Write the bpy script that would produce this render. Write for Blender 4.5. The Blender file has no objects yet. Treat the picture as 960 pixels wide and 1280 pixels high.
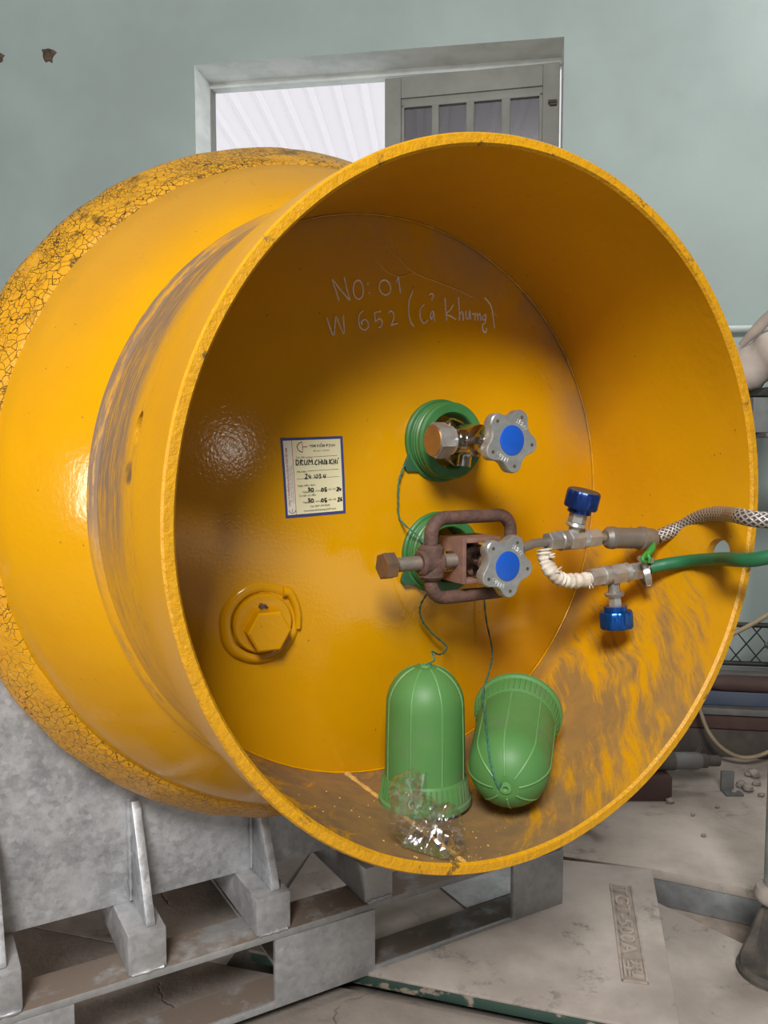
import bpy, bmesh, math, random
from mathutils import Vector, Matrix, noise as mnoise
random.seed(7)
PI = math.pi
C_ = bpy.context.scene.collection
SC = bpy.context.scene

# ------------------------------------------------------------------ camera, world, lights, exposure
H = 0.935                               # eye height above the workshop floor
PITCH = math.radians(4.547)
FPX = 1054.324
cam_d = bpy.data.cameras.new('camera'); cam = bpy.data.objects.new('camera', cam_d); C_.objects.link(cam)
cam.location = (0, 0, H); cam.rotation_euler = (PI/2 - PITCH, 0, 0)
cam_d.sensor_fit = 'VERTICAL'; cam_d.sensor_height = 24.0; cam_d.lens = FPX/1280*24.0
cam_d.clip_start = 0.02
SC.camera = cam

w = bpy.data.worlds.new('world'); SC.world = w; w.use_nodes = True
bg = w.node_tree.nodes['Background']; bg.inputs[0].default_value = (0.93, 0.97, 1.0, 1); bg.inputs[1].default_value = 1.15

def area(name, az, el, dist, sx, sy, power, col=(1, 1, 1), target=(0.1, 1.0, 0.8)):
    """az: degrees to the right of straight-behind-the-camera as seen from the drum, el: elevation."""
    d = bpy.data.lights.new(name, 'AREA'); d.shape = 'RECTANGLE'; d.size = sx; d.size_y = sy; d.energy = power; d.color = col
    o = bpy.data.objects.new(name, d); C_.objects.link(o)
    a, e = math.radians(az), math.radians(el)
    v = Vector((math.sin(a)*math.cos(e), -math.cos(a)*math.cos(e), math.sin(e)))
    o.location = Vector(target) + v*dist
    o.rotation_euler = v.to_track_quat('Z', 'Y').to_euler()
    return o
area('daylight_front', -7, 36.5, 3.6, 1.05, 0.85, 196, (1.0, 0.98, 0.95))     # high opening behind the viewer
area('daylight_left', -68, 4, 3.3, 0.55, 0.75, 37, (1.0, 0.98, 0.96), (0.1, 1.0, 0.7))        # doorway on the left
area('daylight_right', 29, 7, 4.6, 0.10, 0.15, 3.0, (1.0, 0.99, 0.97))          # window to the right
area('fill_right', 120, 60, 3.5, 0.9, 0.7, 38, (1.0, 0.99, 0.98), (0.5, 1.6, 0.0))           # added fill to brighten deck and wall on the right, no visible source

SC.view_settings.view_transform = 'Standard'; SC.view_settings.look = 'None'
SC.view_settings.gamma = 1; SC.view_settings.use_curve_mapping = False
SC.view_settings.exposure = 0.0

# ------------------------------------------------------------------ frames and projection helpers
CW = Vector((0.15457692, 0.92295527, H - 0.07520798))   # centre of the front rim
EV = Vector((0.86474925, 0.50220388, 0.0))              # across the drum (to the right and away)
AV = Vector((0.50220388, -0.86474925, 0.0))             # along the drum axis, out of its mouth
ROTZ = math.atan2(EV.y, EV.x)
MD = Matrix.Translation(CW) @ Matrix.Rotation(ROTZ, 4, 'Z')   # drum frame: x across, y depth behind rim, z up
MW = Matrix.Identity(4)
EYE = Vector((0, 0, H))
sp, cp = math.sin(PITCH), math.cos(PITCH)
def ray(x, y):
    a, b = (x-480)/FPX, (y-640)/FPX
    return Vector((a, -sp*b + cp, -cp*b - sp))
def PD(x, y, s):
    """the point of the plane s metres in front of the rim (drum frame) seen at photo pixel x, y"""
    d = ray(x, y); t = ((CW + AV*s - EYE).dot(AV))/d.dot(AV); L = EYE + d*t - CW
    return Vector((L.dot(EV), -s, L.z))
def PZ(x, y, z):
    d = ray(x, y); return EYE + d*((z-H)/d.z)
def PY(x, y, Y):
    d = ray(x, y); return EYE + d*(Y/d.y)
RCROWN = 1.5
D0 = 0.296 - (RCROWN - math.sqrt(RCROWN**2 - 0.387**2))     # depth of the head's crown
def dome(x, z):
    r2 = x*x + z*z
    return D0 + RCROWN - math.sqrt(RCROWN**2 - r2)
def PDome(x, y, off=0.0):
    s = -0.26
    for _ in range(20):
        L = PD(x, y, s); s = -dome(L.x, L.z)
    return Vector((L.x, -s - off, L.z))
def PCyl(x, y, r):
    d = ray(x, y); O = EYE - CW
    D2 = Vector((d.dot(EV), d.z)); O2 = Vector((O.dot(EV), O.z))
    A, B, c = D2.dot(D2), 2*D2.dot(O2), O2.dot(O2) - r*r
    t = (-B + math.sqrt(B*B - 4*A*c))/(2*A); L = O + d*t
    return Vector((L.dot(EV), -L.dot(AV), L.z))

# ------------------------------------------------------------------ node helper
class NT:
    def __init__(s, name):
        s.m = bpy.data.materials.new(name); s.m.use_nodes = True; s.t = s.m.node_tree
        s.p = s.t.nodes['Principled BSDF']; s.o = s.t.nodes['Material Output']
    def n(s, typ, **kw):
        nd = s.t.nodes.new(typ)
        for k, v in kw.items(): setattr(nd, k, v)
        return nd
    def put(s, sock, v):
        if hasattr(v, 'is_output') or isinstance(v, bpy.types.NodeSocket): s.t.links.new(v, sock)
        elif isinstance(v, (tuple, list)) and len(v) == 3 and sock.type == 'RGBA': sock.default_value = (*v, 1)
        else: sock.default_value = v
    def math(s, op, a, b=0.0, clamp=False):
        nd = s.n('ShaderNodeMath', operation=op); nd.use_clamp = clamp
        s.put(nd.inputs[0], a); s.put(nd.inputs[1], b); return nd.outputs[0]
    def mix(s, f, a, b, blend='MIX'):
        nd = s.n('ShaderNodeMix', data_type='RGBA', blend_type=blend)
        s.put(nd.inputs[0], f); s.put(nd.inputs[6], a); s.put(nd.inputs[7], b); return nd.outputs[2]
    def co(s): return s.n('ShaderNodeTexCoord').outputs['Object']
    def sep(s, v):
        nd = s.n('ShaderNodeSeparateXYZ'); s.put(nd.inputs[0], v); return nd.outputs
    def comb(s, x, y, z):
        nd = s.n('ShaderNodeCombineXYZ')
        for i, q in enumerate((x, y, z)): s.put(nd.inputs[i], q)
        return nd.outputs[0]
    def scale(s, v, sc):
        nd = s.n('ShaderNodeVectorMath', operation='MULTIPLY'); s.put(nd.inputs[0], v); nd.inputs[1].default_value = sc; return nd.outputs[0]
    def noise(s, v, sc, det=4, rough=0.55, dist=0.0):
        nd = s.n('ShaderNodeTexNoise'); s.put(nd.inputs['Vector'], v); s.put(nd.inputs['Scale'], sc)
        nd.inputs['Detail'].default_value = det; nd.inputs['Roughness'].default_value = rough; nd.inputs['Distortion'].default_value = dist
        return nd.outputs[0]
    def vor(s, v, sc, feature='DISTANCE_TO_EDGE', out=0):
        nd = s.n('ShaderNodeTexVoronoi', feature=feature); s.put(nd.inputs['Vector'], v); s.put(nd.inputs['Scale'], sc); return nd.outputs[out]
    def wave(s, v, sc, dist=0, typ='BANDS', direction='X'):
        nd = s.n('ShaderNodeTexWave', wave_type=typ)
        if typ == 'BANDS': nd.bands_direction = direction
        s.put(nd.inputs['Vector'], v); nd.inputs['Scale'].default_value = sc; nd.inputs['Distortion'].default_value = dist; return nd.outputs[1]
    def ss(s, v, lo, hi):
        nd = s.n('ShaderNodeMapRange', interpolation_type='SMOOTHSTEP'); s.put(nd.inputs[0], v)
        s.put(nd.inputs[1], lo); s.put(nd.inputs[2], hi); return nd.outputs[0]
    def bump(s, h, strength=0.3, dist=0.002, normal=None):
        nd = s.n('ShaderNodeBump'); nd.inputs['Strength'].default_value = strength; nd.inputs['Distance'].default_value = dist
        s.put(nd.inputs['Height'], h)
        if normal is not None: s.put(nd.inputs['Normal'], normal)
        return nd.outputs[0]
    def done(s, col=None, rough=None, metal=None, normal=None, **kw):
        for k, v in (('Base Color', col), ('Roughness', rough), ('Metallic', metal), ('Normal', normal)):
            if v is not None: s.put(s.p.inputs[k], v)
        for k, v in kw.items(): s.put(s.p.inputs[k.replace('_', ' ')], v)
        return s.m
M = {}
def simple(name, a, b, sc=30, rough=0.6, metal=0.0, bump=0.15, bd=0.001, det=5, **kw):
    t = NT(name); c = t.co(); f = t.ss(t.noise(c, sc, det), 0.35, 0.65)
    M[name] = t.done(t.mix(f, a, b), rough, metal, t.bump(t.noise(c, sc*4, 3), bump, bd), **kw)
    return M[name]

YEL = (0.605, 0.288, 0.0015); YEL2 = (0.55, 0.254, 0.002); TAUPE = (0.20, 0.135, 0.085); DARK = (0.035, 0.022, 0.010)
OX, OY, OZ = 0.0, 0.8, -0.515            # drum empty, in the drum frame
def drumco(t):
    c = t.co(); x, y, z = t.sep(c)
    return c, t.math('ADD', x, OX), t.math('ADD', y, OY), t.math('ADD', z, OZ)
# clean gloss enamel with orange peel and a few specks
t = NT('yellow_enamel'); c, x, y, z = drumco(t)
col = t.mix(t.ss(t.noise(c, 5, 4), 0.35, 0.7), YEL, YEL2)
col = t.mix(t.ss(t.vor(t.scale(c, (1, 1, 1)), 38, 'F1'), 0.055, 0.03), col, (0.25, 0.12, 0.02))
scr = t.ss(t.noise(t.scale(c, (30, 3, 12)), 3, 6, 0.7), 0.60, 0.72)
film = t.math('MULTIPLY', t.ss(z, 0.05, 0.42), t.ss(y, 0.27, 0.40)); film = t.math('MULTIPLY', film, t.math('ADD', 0.72, t.math('MULTIPLY', scr, 0.6)), True)  # brownish film, its tone deepened to shade the over-bright top
col = t.mix(t.math('MULTIPLY', film, 0.72), col, (0.30, 0.165, 0.045))
n1 = t.bump(t.noise(c, 130, 2, 0.5), 0.24, 0.0014); n1 = t.bump(t.noise(c, 22, 2), 0.10, 0.003, n1)
M['yellow_enamel'] = t.done(col, t.math('ADD', 0.17, t.math('MULTIPLY', film, 0.4)), 0.0, n1, Specular_IOR_Level=0.28)
# inside face of the head: same enamel with a dusty patch towards its upper edge
t = NT('head_enamel'); c, x, y, z = drumco(t)
col = t.mix(t.ss(t.noise(c, 5, 4), 0.35, 0.7), YEL, YEL2)
col = t.mix(t.ss(t.vor(c, 30, 'F1'), 0.045, 0.025), col, (0.18, 0.10, 0.03))
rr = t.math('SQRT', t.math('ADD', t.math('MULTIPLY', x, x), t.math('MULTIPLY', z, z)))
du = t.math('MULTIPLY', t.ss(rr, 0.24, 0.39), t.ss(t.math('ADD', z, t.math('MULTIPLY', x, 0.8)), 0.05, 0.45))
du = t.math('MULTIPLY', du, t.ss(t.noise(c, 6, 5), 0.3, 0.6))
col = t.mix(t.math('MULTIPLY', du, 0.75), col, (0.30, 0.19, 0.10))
M['head_enamel'] = t.done(col, t.math('ADD', 0.13, t.math('MULTIPLY', du, 0.35)), 0.0, t.bump(t.noise(c, 230, 2, 0.5), 0.20, 0.0010), Specular_IOR_Level=0.4)
# crackled old paint
t = NT('crackled_paint'); c, x, y, z = drumco(t)
wc = t.n('ShaderNodeVectorMath', operation='ADD'); nz = t.n('ShaderNodeTexNoise'); t.put(nz.inputs['Vector'], c); nz.inputs['Scale'].default_value = 60
sc_ = t.scale(nz.outputs[1], (0.012, 0.012, 0.012)); t.put(wc.inputs[0], c); t.put(wc.inputs[1], sc_)
v1 = t.vor(wc.outputs[0], 190); v2 = t.vor(wc.outputs[0], 85)
upper = t.ss(z, -0.05, 0.42)
crk = t.math('MAXIMUM', t.math('MULTIPLY', t.math('MULTIPLY', t.ss(v1, 0.07, 0.015), upper), t.ss(t.noise(c, 14, 3), 0.46, 0.60)), t.math('MULTIPLY', t.ss(v2, 0.045, 0.008), t.ss(t.noise(c, 9, 3), 0.35, 0.5)))
upper = t.ss(z, -0.05, 0.42)
crk = t.math('MULTIPLY', crk, t.math('ADD', 0.75, t.math('MULTIPLY', upper, 0.2)))
grime = t.math('MULTIPLY', t.ss(t.noise(c, 17, 6, 0.68), 0.56, 0.68), upper)
edge = t.math('MULTIPLY', t.ss(y, 0.520, 0.56), t.math('ADD', 0.08, t.math('MULTIPLY', upper, 0.92)))
edge = t.math('MULTIPLY', edge, t.ss(t.noise(c, 45, 5, 0.7), 0.35, 0.6))
col = t.mix(t.ss(t.noise(c, 30, 5), 0.35, 0.7), YEL, (0.60, 0.27, 0.004))
col = t.mix(t.math('MULTIPLY', upper, 0.30), col, (0.40, 0.22, 0.04))
col = t.mix(t.math('MAXIMUM', t.math('MAXIMUM', crk, t.math('MULTIPLY', grime, 0.85)), t.math('MULTIPLY', edge, 0.9)), col, DARK)
hb = t.math('ADD', t.math('MULTIPLY', crk, -1.0), t.math('MULTIPLY', t.noise(c, 55, 5, 0.65), 1.1))
M['crackled_paint'] = t.done(col, 0.33, 0.0, t.bump(hb, 0.75, 0.004))
# outer face of the skirt: scuffed, a grey-brown band behind the weld on the shoulder side
t = NT('scuffed_enamel'); c, x, y, z = drumco(t)
st = t.noise(t.comb(t.math('MULTIPLY', x, 3), t.math('MULTIPLY', y, 60), t.math('MULTIPLY', z, 7)), 3, 6, 0.7)
band = t.math('MULTIPLY', t.ss(y, 0.13, 0.20), t.math('MULTIPLY', t.ss(z, -0.12, 0.03), t.ss(z, 0.40, 0.30)))
band = t.math('MULTIPLY', band, t.math('ADD', t.ss(st, 0.36, 0.60), 0.30, True))
low = t.math('MULTIPLY', t.ss(st, 0.50, 0.63), t.math('MULTIPLY', t.ss(y, 0.07, 0.12), 0.5))
mk = t.math('MAXIMUM', band, low)
col = t.mix(t.ss(t.noise(c, 6, 4), 0.35, 0.7), YEL, YEL2); col = t.mix(mk, col, (0.19, 0.118, 0.068))
dx = t.math('SUBTRACT', y, 0.142); dz = t.math('SUBTRACT', z, 0.047)
sm = t.math('ADD', t.math('MULTIPLY', dx, dx), t.math('MULTIPLY', t.math('MULTIPLY', dz, dz), 3.0))
smk = t.math('MULTIPLY', t.ss(sm, 0.0006, 0.0001), t.ss(t.noise(c, 60, 4), 0.3, 0.55))
col = t.mix(smk, col, (0.05, 0.04, 0.04))
M['scuffed_enamel'] = t.done(col, t.math('ADD', 0.28, t.math('MULTIPLY', mk, 0.35)), 0.0, t.bump(t.noise(c, 120, 3), 0.3, 0.0015))
# inner face of the skirt: dust lying along the bottom, wiped in arcs up the right-hand side
t = NT('dusty_enamel'); c, x, y, z = drumco(t)
ang = t.math('ARCTAN2', x, t.math('MULTIPLY', z, -1.0))
arc = t.math('MULTIPLY', ang, 0.387)
w0 = t.noise(t.comb(arc, y, 0.0), 5.5, 2); w1_ = t.noise(t.comb(arc, y, 5.0), 5.5, 2)
pa_ = t.math('ADD', arc, t.math('MULTIPLY', w0, 0.075)); pb_ = t.math('ADD', y, t.math('MULTIPLY', w1_, 0.075))
def rot(dg, sx, sy, zz):
    ca, sa = math.cos(math.radians(dg)), math.sin(math.radians(dg))
    return t.comb(t.math('MULTIPLY', t.math('ADD', t.math('MULTIPLY', pa_, ca), t.math('MULTIPLY', pb_, sa)), sx), t.math('MULTIPLY', t.math('SUBTRACT', t.math('MULTIPLY', pb_, ca), t.math('MULTIPLY', pa_, sa)), sy), zz)
sw = t.math('ADD', t.math('MULTIPLY', t.noise(rot(38, 4, 15, 0.0), 1.0, 6, 0.6), 0.62), t.math('MULTIPLY', t.noise(rot(50, 12, 85, 4.0), 1.0, 6, 0.7), 0.38))
hgt = t.math('DIVIDE', z, -0.387)                                  # 1 at the very bottom
side = t.math('MULTIPLY', t.ss(hgt, 0.10, 0.28), t.ss(x, -0.02, 0.08))
d1 = t.math('MULTIPLY', t.ss(t.math('ADD', sw, t.math('MULTIPLY', hgt, 0.13)), 0.53, 0.665), side)
d2 = t.ss(t.math('ADD', t.math('ADD', hgt, t.math('MULTIPLY', x, -0.55)), t.math('MULTIPLY', t.math('SUBTRACT', sw, 0.5), 1.1)), 0.80, 0.95)
d3 = t.math('MULTIPLY', t.ss(y, 0.24, 0.285), t.math('MULTIPLY', t.ss(hgt, 0.1, 0.4), 0.75))
dust = t.math('MAXIMUM', t.math('MAXIMUM', t.math('MULTIPLY', d1, 0.85), d2), d3)
dc = t.mix(t.ss(t.noise(c, 26, 6, 0.65), 0.35, 0.65), (0.155, 0.098, 0.048), (0.235, 0.135, 0.045))
dc = t.mix(t.math('MULTIPLY', t.ss(t.noise(c, 18, 5, 0.7), 0.62, 0.7), 0.7), dc, (0.10, 0.082, 0.075))
col = t.mix(t.ss(t.noise(c, 5, 4), 0.35, 0.7), YEL, YEL2)
col = t.mix(t.ss(t.vor(c, 40, 'F1'), 0.06, 0.03), col, (0.2, 0.1, 0.03))
col = t.mix(t.math('MULTIPLY', dust, 0.92), col, dc)
M['dusty_enamel'] = t.done(col, t.math('ADD', 0.36, t.math('MULTIPLY', dust, 0.5)), 0.0, t.bump(t.noise(c, 110, 3), 0.3, 0.0015))
t = NT('rough_edge_paint'); c = t.co()
col = t.mix(t.ss(t.noise(c, 70, 6, 0.7), 0.30, 0.62), (0.52, 0.25, 0.008), YEL); col = t.mix(t.math('MULTIPLY', t.ss(t.noise(c, 34, 6, 0.7), 0.61, 0.68), 0.9), col, (0.12, 0.07, 0.02))
M['rough_edge_paint'] = t.done(col, 0.4, 0.0, t.bump(t.noise(c, 120, 4, 0.65), 0.8, 0.003))
# galvanised steel with spangle
def galv(name, lo, hi, dirt):
    t = NT(name); c = t.co()
    sp_ = t.vor(c, 110, 'F1', 1); g = t.n('ShaderNodeRGBToBW'); t.put(g.inputs[0], sp_)
    f = t.math('ADD', t.math('MULTIPLY', g.outputs[0], 0.14), t.math('MULTIPLY', t.noise(c, 12, 7, 0.75), 0.92))
    col = t.mix(t.ss(f, 0.3, 0.75), lo, hi)
    col = t.mix(t.math('MULTIPLY', t.ss(t.noise(c, 5, 6, 0.7), 0.56, 0.70), 0.75), col, dirt)
    M[name] = t.done(col, t.math('ADD', 0.38, t.math('MULTIPLY', g.outputs[0], 0.2)), 0.55, t.bump(t.noise(c, 60, 4, 0.6), 0.35, 0.0015))
galv('galvanised', (0.27, 0.28, 0.295), (0.56, 0.57, 0.59), (0.60, 0.58, 0.56))
galv('galvanised_dull', (0.32, 0.325, 0.335), (0.52, 0.525, 0.535), (0.45, 0.44, 0.42))
t = NT('dirty_flange'); c = t.co(); _, _, nz_ = t.sep(t.n('ShaderNodeNewGeometry').outputs['Normal'])
up = t.math('MULTIPLY', t.ss(nz_, 0.5, 0.9), t.ss(t.noise(c, 9, 6, 0.65), 0.66, 0.50))
col = t.mix(t.ss(t.noise(c, 14, 6, 0.7), 0.3, 0.7), (0.27, 0.27, 0.27), (0.44, 0.44, 0.44)); col = t.mix(up, col, (0.165, 0.128, 0.102))
M['dirty_flange'] = t.done(col, 0.6, t.math('MULTIPLY', t.math('SUBTRACT', 1.0, up), 0.5), t.bump(t.noise(c, 60, 4), 0.3, 0.0015))
# plaster wall
t = NT('teal_plaster'); c = t.co(); x, y, z = t.sep(c)
col = t.mix(t.ss(t.noise(c, 0.9, 5, 0.6), 0.35, 0.65), (0.34, 0.41, 0.396), (0.275, 0.33, 0.32))
st_ = t.ss(t.noise(t.scale(c, (1.2, 1, 0.6)), 3, 7, 0.7), 0.56, 0.72); col = t.mix(t.math('MULTIPLY', st_, 0.35), col, (0.30, 0.36, 0.34))
sk = t.math('MULTIPLY', t.ss(t.vor(t.scale(c, (1, 1, 1)), 2.6, 'F1'), 0.045, 0.02), t.ss(t.noise(c, 40, 5), 0.35, 0.6)); col = t.mix(t.math('MULTIPLY', sk, 0.8), col, (0.14, 0.14, 0.13))
M['teal_plaster'] = t.done(col, 0.85, 0.0, t.bump(t.noise(c, 14, 5), 0.18, 0.006))
t = NT('white_limewash'); c = t.co()
col = t.mix(t.ss(t.noise(t.scale(c, (1, 1, 2.5)), 6, 6, 0.65), 0.42, 0.66), (0.80, 0.83, 0.815), (0.66, 0.70, 0.68))
M['white_limewash'] = t.done(col, 0.85, 0.0, t.bump(t.noise(c, 25, 5), 0.3, 0.005))
# dusty concrete
t = NT('dusty_concrete'); c = t.co()
col = t.mix(t.ss(t.noise(c, 3.0, 7, 0.62), 0.32, 0.68), (0.46, 0.40, 0.355), (0.27, 0.235, 0.20))
col = t.mix(t.math('MULTIPLY', t.ss(t.noise(t.scale(c, (1, 2.0, 1)), 5, 8, 0.76), 0.55, 0.70), 0.7), col, (0.11, 0.09, 0.075))
wv = t.n('ShaderNodeVectorMath', operation='ADD'); nz = t.n('ShaderNodeTexNoise'); t.put(nz.inputs['Vector'], c); nz.inputs['Scale'].default_value = 9; nz.inputs['Detail'].default_value = 5
t.put(wv.inputs[0], c); t.put(wv.inputs[1], t.scale(nz.outputs[1], (0.16, 0.16, 0.0)))
ck = t.math('MULTIPLY', t.ss(t.vor(wv.outputs[0], 2.6), 0.008, 0.0015), t.ss(t.noise(c, 3, 3), 0.50, 0.62)); col = t.mix(t.math('MULTIPLY', ck, 0.8), col, (0.07, 0.055, 0.045))
hb = t.math('ADD', t.noise(c, 22, 6, 0.65), t.math('MULTIPLY', ck, -0.7))
M['dusty_concrete'] = t.done(col, 0.9, 0.0, t.bump(hb, 0.5, 0.006))
mc = M['dusty_concrete'].copy(); mc.name = 'shaded_concrete'  # darkened copy for the floor, standing in for shade under the pallet
for nd in mc.node_tree.nodes:
    if nd.type == 'MIX' and abs(nd.inputs[6].default_value[0]-0.46) < 1e-3: nd.inputs[6].default_value = (0.33, 0.285, 0.25, 1); nd.inputs[7].default_value = (0.20, 0.17, 0.145, 1)
M['shaded_concrete'] = mc
simple('pit_dirt', (0.10, 0.08, 0.065), (0.05, 0.04, 0.035), 14, 0.95, bump=0.6, bd=0.006)
t = NT('grey_kerb'); c = t.co(); col = t.mix(t.ss(t.noise(c, 9, 6, 0.65), 0.35, 0.65), (0.20, 0.21, 0.215), (0.115, 0.115, 0.115))
M['grey_kerb'] = t.done(col, 0.8, 0, t.bump(t.noise(c, 30, 5), 0.3, 0.003))
t = NT('dusty_cast_iron'); c = t.co()
col = t.mix(t.ss(t.noise(c, 5, 7, 0.6), 0.30, 0.68), (0.46, 0.405, 0.36), (0.29, 0.25, 0.22))
col = t.mix(t.math('MULTIPLY', t.ss(t.noise(c, 9, 8, 0.78), 0.55, 0.68), 0.65), col, (0.07, 0.075, 0.065))
M['dusty_cast_iron'] = t.done(col, 0.75, 0.1, t.bump(t.noise(c, 60, 5), 0.35, 0.0015))
t = NT('chipped_green_edge'); c = t.co()
col = t.mix(t.ss(t.noise(t.scale(c, (1, 1, 1.6)), 26, 5, 0.6), 0.54, 0.62), (0.022, 0.050, 0.038), (0.25, 0.205, 0.165))
M['chipped_green_edge'] = t.done(col, 0.6, 0, t.bump(t.noise(c, 40, 4), 0.4, 0.002))
simple('lettering_iron', (0.38, 0.325, 0.28), (0.27, 0.225, 0.19), 30, 0.7, 0.1)
simple('iron_recess', (0.30, 0.25, 0.21), (0.22, 0.18, 0.15), 30, 0.85)
simple('dark_foot_iron', (0.055, 0.05, 0.045), (0.10, 0.085, 0.07), 25, 0.75, 0.1, 0.5, 0.003)
simple('grey_green_paint', (0.13, 0.15, 0.14), (0.20, 0.21, 0.19), 22, 0.55, 0, 0.3)
simple('dusty_collar', (0.33, 0.29, 0.25), (0.25, 0.22, 0.19), 22, 0.8)
# plastics, metals
t = NT('green_plastic'); c = t.co()
col = t.mix(t.ss(t.noise(c, 10, 4), 0.35, 0.7), (0.075, 0.205, 0.055), (0.092, 0.235, 0.068)); dd = t.math('MULTIPLY', t.ss(t.noise(c, 9, 5, 0.6), 0.50, 0.64), 0.55); col = t.mix(dd, col, (0.13, 0.125, 0.09))
M['green_plastic'] = t.done(col, t.math('ADD', 0.50, t.math('MULTIPLY', dd, 0.4)), 0, t.bump(t.noise(c, 90, 3), 0.08, 0.001), Specular_IOR_Level=0.4)
simple('green_rib', (0.10, 0.26, 0.075), (0.13, 0.29, 0.10), 30, 0.45)
simple('collar_green', (0.030, 0.135, 0.034), (0.045, 0.165, 0.05), 25, 0.42)
simple('dark_green_tab', (0.02, 0.08, 0.035), (0.03, 0.10, 0.04), 25, 0.5)
simple('cord_green', (0.015, 0.10, 0.075), (0.05, 0.16, 0.10), 260, 0.8)
simple('chrome', (0.56, 0.55, 0.53), (0.44, 0.43, 0.41), 40, 0.20, 1.0, 0.08)
simple('wheel_metal', (0.50, 0.50, 0.48), (0.40, 0.40, 0.385), 60, 0.40, 0.7, 0.35, 0.0006)
simple('wheel_letter', (0.72, 0.72, 0.70), (0.62, 0.62, 0.60), 60, 0.4, 0.7)
simple('hole_dark', (0.05, 0.035, 0.02), (0.10, 0.06, 0.02), 60, 0.7)
simple('brass_worn', (0.46, 0.28, 0.13), (0.38, 0.24, 0.12), 45, 0.38, 0.85, 0.3)
simple('steel_fitting', (0.44, 0.425, 0.40), (0.30, 0.285, 0.265), 40, 0.36, 0.6, 0.25)
simple('steel_bright', (0.70, 0.70, 0.68), (0.55, 0.55, 0.53), 40, 0.3, 0.8)
simple('steel_dirty', (0.27, 0.215, 0.165), (0.20, 0.18, 0.16), 30, 0.5, 0.5, 0.3)
simple('bolt_head', (0.26, 0.15, 0.075), (0.17, 0.12, 0.09), 50, 0.5, 0.6, 0.3)
simple('rust_coat', (0.135, 0.068, 0.05), (0.085, 0.048, 0.038), 60, 0.72, 0.15, 0.7, 0.002)
simple('rust_pink', (0.25, 0.13, 0.095), (0.18, 0.095, 0.07), 50, 0.7, 0.1, 0.4, 0.001)
simple('blue_disc', (0.006, 0.085, 0.46), (0.006, 0.075, 0.42), 20, 0.38)
simple('blue_anodised', (0.010, 0.035, 0.17), (0.012, 0.045, 0.22), 30, 0.25, 0.6, 0.05)
simple('blue_anodised_bright', (0.012, 0.085, 0.36), (0.015, 0.10, 0.42), 30, 0.22, 0.75, 0.05)
simple('knob_top_brown', (0.06, 0.04, 0.03), (0.11, 0.075, 0.05), 50, 0.7)
simple('tape_white', (0.70, 0.64, 0.55), (0.50, 0.42, 0.33), 50, 0.8, 0, 0.7, 0.002)
simple('green_hose', (0.012, 0.115, 0.045), (0.016, 0.135, 0.055), 12, 0.5)
simple('green_tie', (0.03, 0.22, 0.03), (0.05, 0.27, 0.04), 30, 0.5)
t = NT('braided_steel'); u = t.n('ShaderNodeUVMap').outputs[0]; a_, b_, _ = t.sep(u)
w1 = t.math('SINE', t.math('MULTIPLY', t.math('ADD', a_, t.math('MULTIPLY', b_, 1.0)), 2*PI)); w2 = t.math('SINE', t.math('MULTIPLY', t.math('SUBTRACT', a_, b_), 2*PI))
br = t.math('MAXIMUM', w1, w2)
col = t.mix(t.ss(br, 0.2, 0.9), (0.10, 0.085, 0.075), (0.46, 0.43, 0.40)); M['braided_steel'] = t.done(col, 0.45, 0.4, t.bump(br, 0.6, 0.001))
simple('chalk', (0.80, 0.74, 0.68), (0.66, 0.58, 0.50), 300, 0.95)
simple('sticker_paper', (0.71, 0.66, 0.42), (0.68, 0.63, 0.40), 8, 0.5)
simple('sticker_margin', (0.70, 0.68, 0.58), (0.68, 0.66, 0.56), 8, 0.5)
simple('sticker_blue', (0.035, 0.042, 0.16), (0.04, 0.05, 0.18), 8, 0.5)
simple('ink_black', (0.012, 0.012, 0.015), (0.02, 0.02, 0.02), 8, 0.6)
simple('ink_grey', (0.07, 0.065, 0.055), (0.09, 0.085, 0.075), 8, 0.6)
simple('ink_red', (0.42, 0.03, 0.04), (0.36, 0.03, 0.04), 8, 0.6)
simple('crumb', (0.62, 0.35, 0.06), (0.40, 0.24, 0.08), 200, 0.9)
simple('sash_paint', (0.205, 0.208, 0.185), (0.17, 0.173, 0.155), 9, 0.6)
simple('frame_dark', (0.20, 0.20, 0.18), (0.26, 0.26, 0.23), 9, 0.7)
simple('dark_brown', (0.12, 0.075, 0.05), (0.05, 0.035, 0.028), 60, 0.9)
simple('dark_steel', (0.05, 0.042, 0.038), (0.085, 0.07, 0.06), 14, 0.7, 0.2)
simple('grey_steel', (0.17, 0.17, 0.165), (0.115, 0.11, 0.105), 9, 0.6, 0.2)
simple('blue_steel', (0.035, 0.06, 0.11), (0.06, 0.075, 0.11), 9, 0.6)
simple('oxide_red', (0.085, 0.04, 0.032), (0.055, 0.03, 0.026), 9, 0.75)
simple('tan_rubber', (0.30, 0.235, 0.15), (0.25, 0.195, 0.12), 20, 0.6)
simple('black_wire', (0.012, 0.012, 0.012), (0.02, 0.02, 0.02), 20, 0.6)
simple('beige_canvas', (0.48, 0.415, 0.365), (0.38, 0.325, 0.285), 10, 0.85, 0, 0.4, 0.003)
simple('box_grey', (0.17, 0.185, 0.185), (0.12, 0.13, 0.13), 16, 0.55)
simple('stone_grey', (0.30, 0.27, 0.24), (0.17, 0.15, 0.13), 30, 0.9, 0, 0.5, 0.003)
simple('pale_pipe', (0.45, 0.50, 0.49), (0.36, 0.40, 0.39), 9, 0.6)
simple('ceiling_grey', (0.14, 0.14, 0.135), (0.10, 0.10, 0.10), 3, 0.9); simple('dimmed_plaster', (0.11, 0.125, 0.12), (0.08, 0.09, 0.088), 3, 0.9)  # unseen ceiling and side walls coloured dark to cut bounce light
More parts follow.
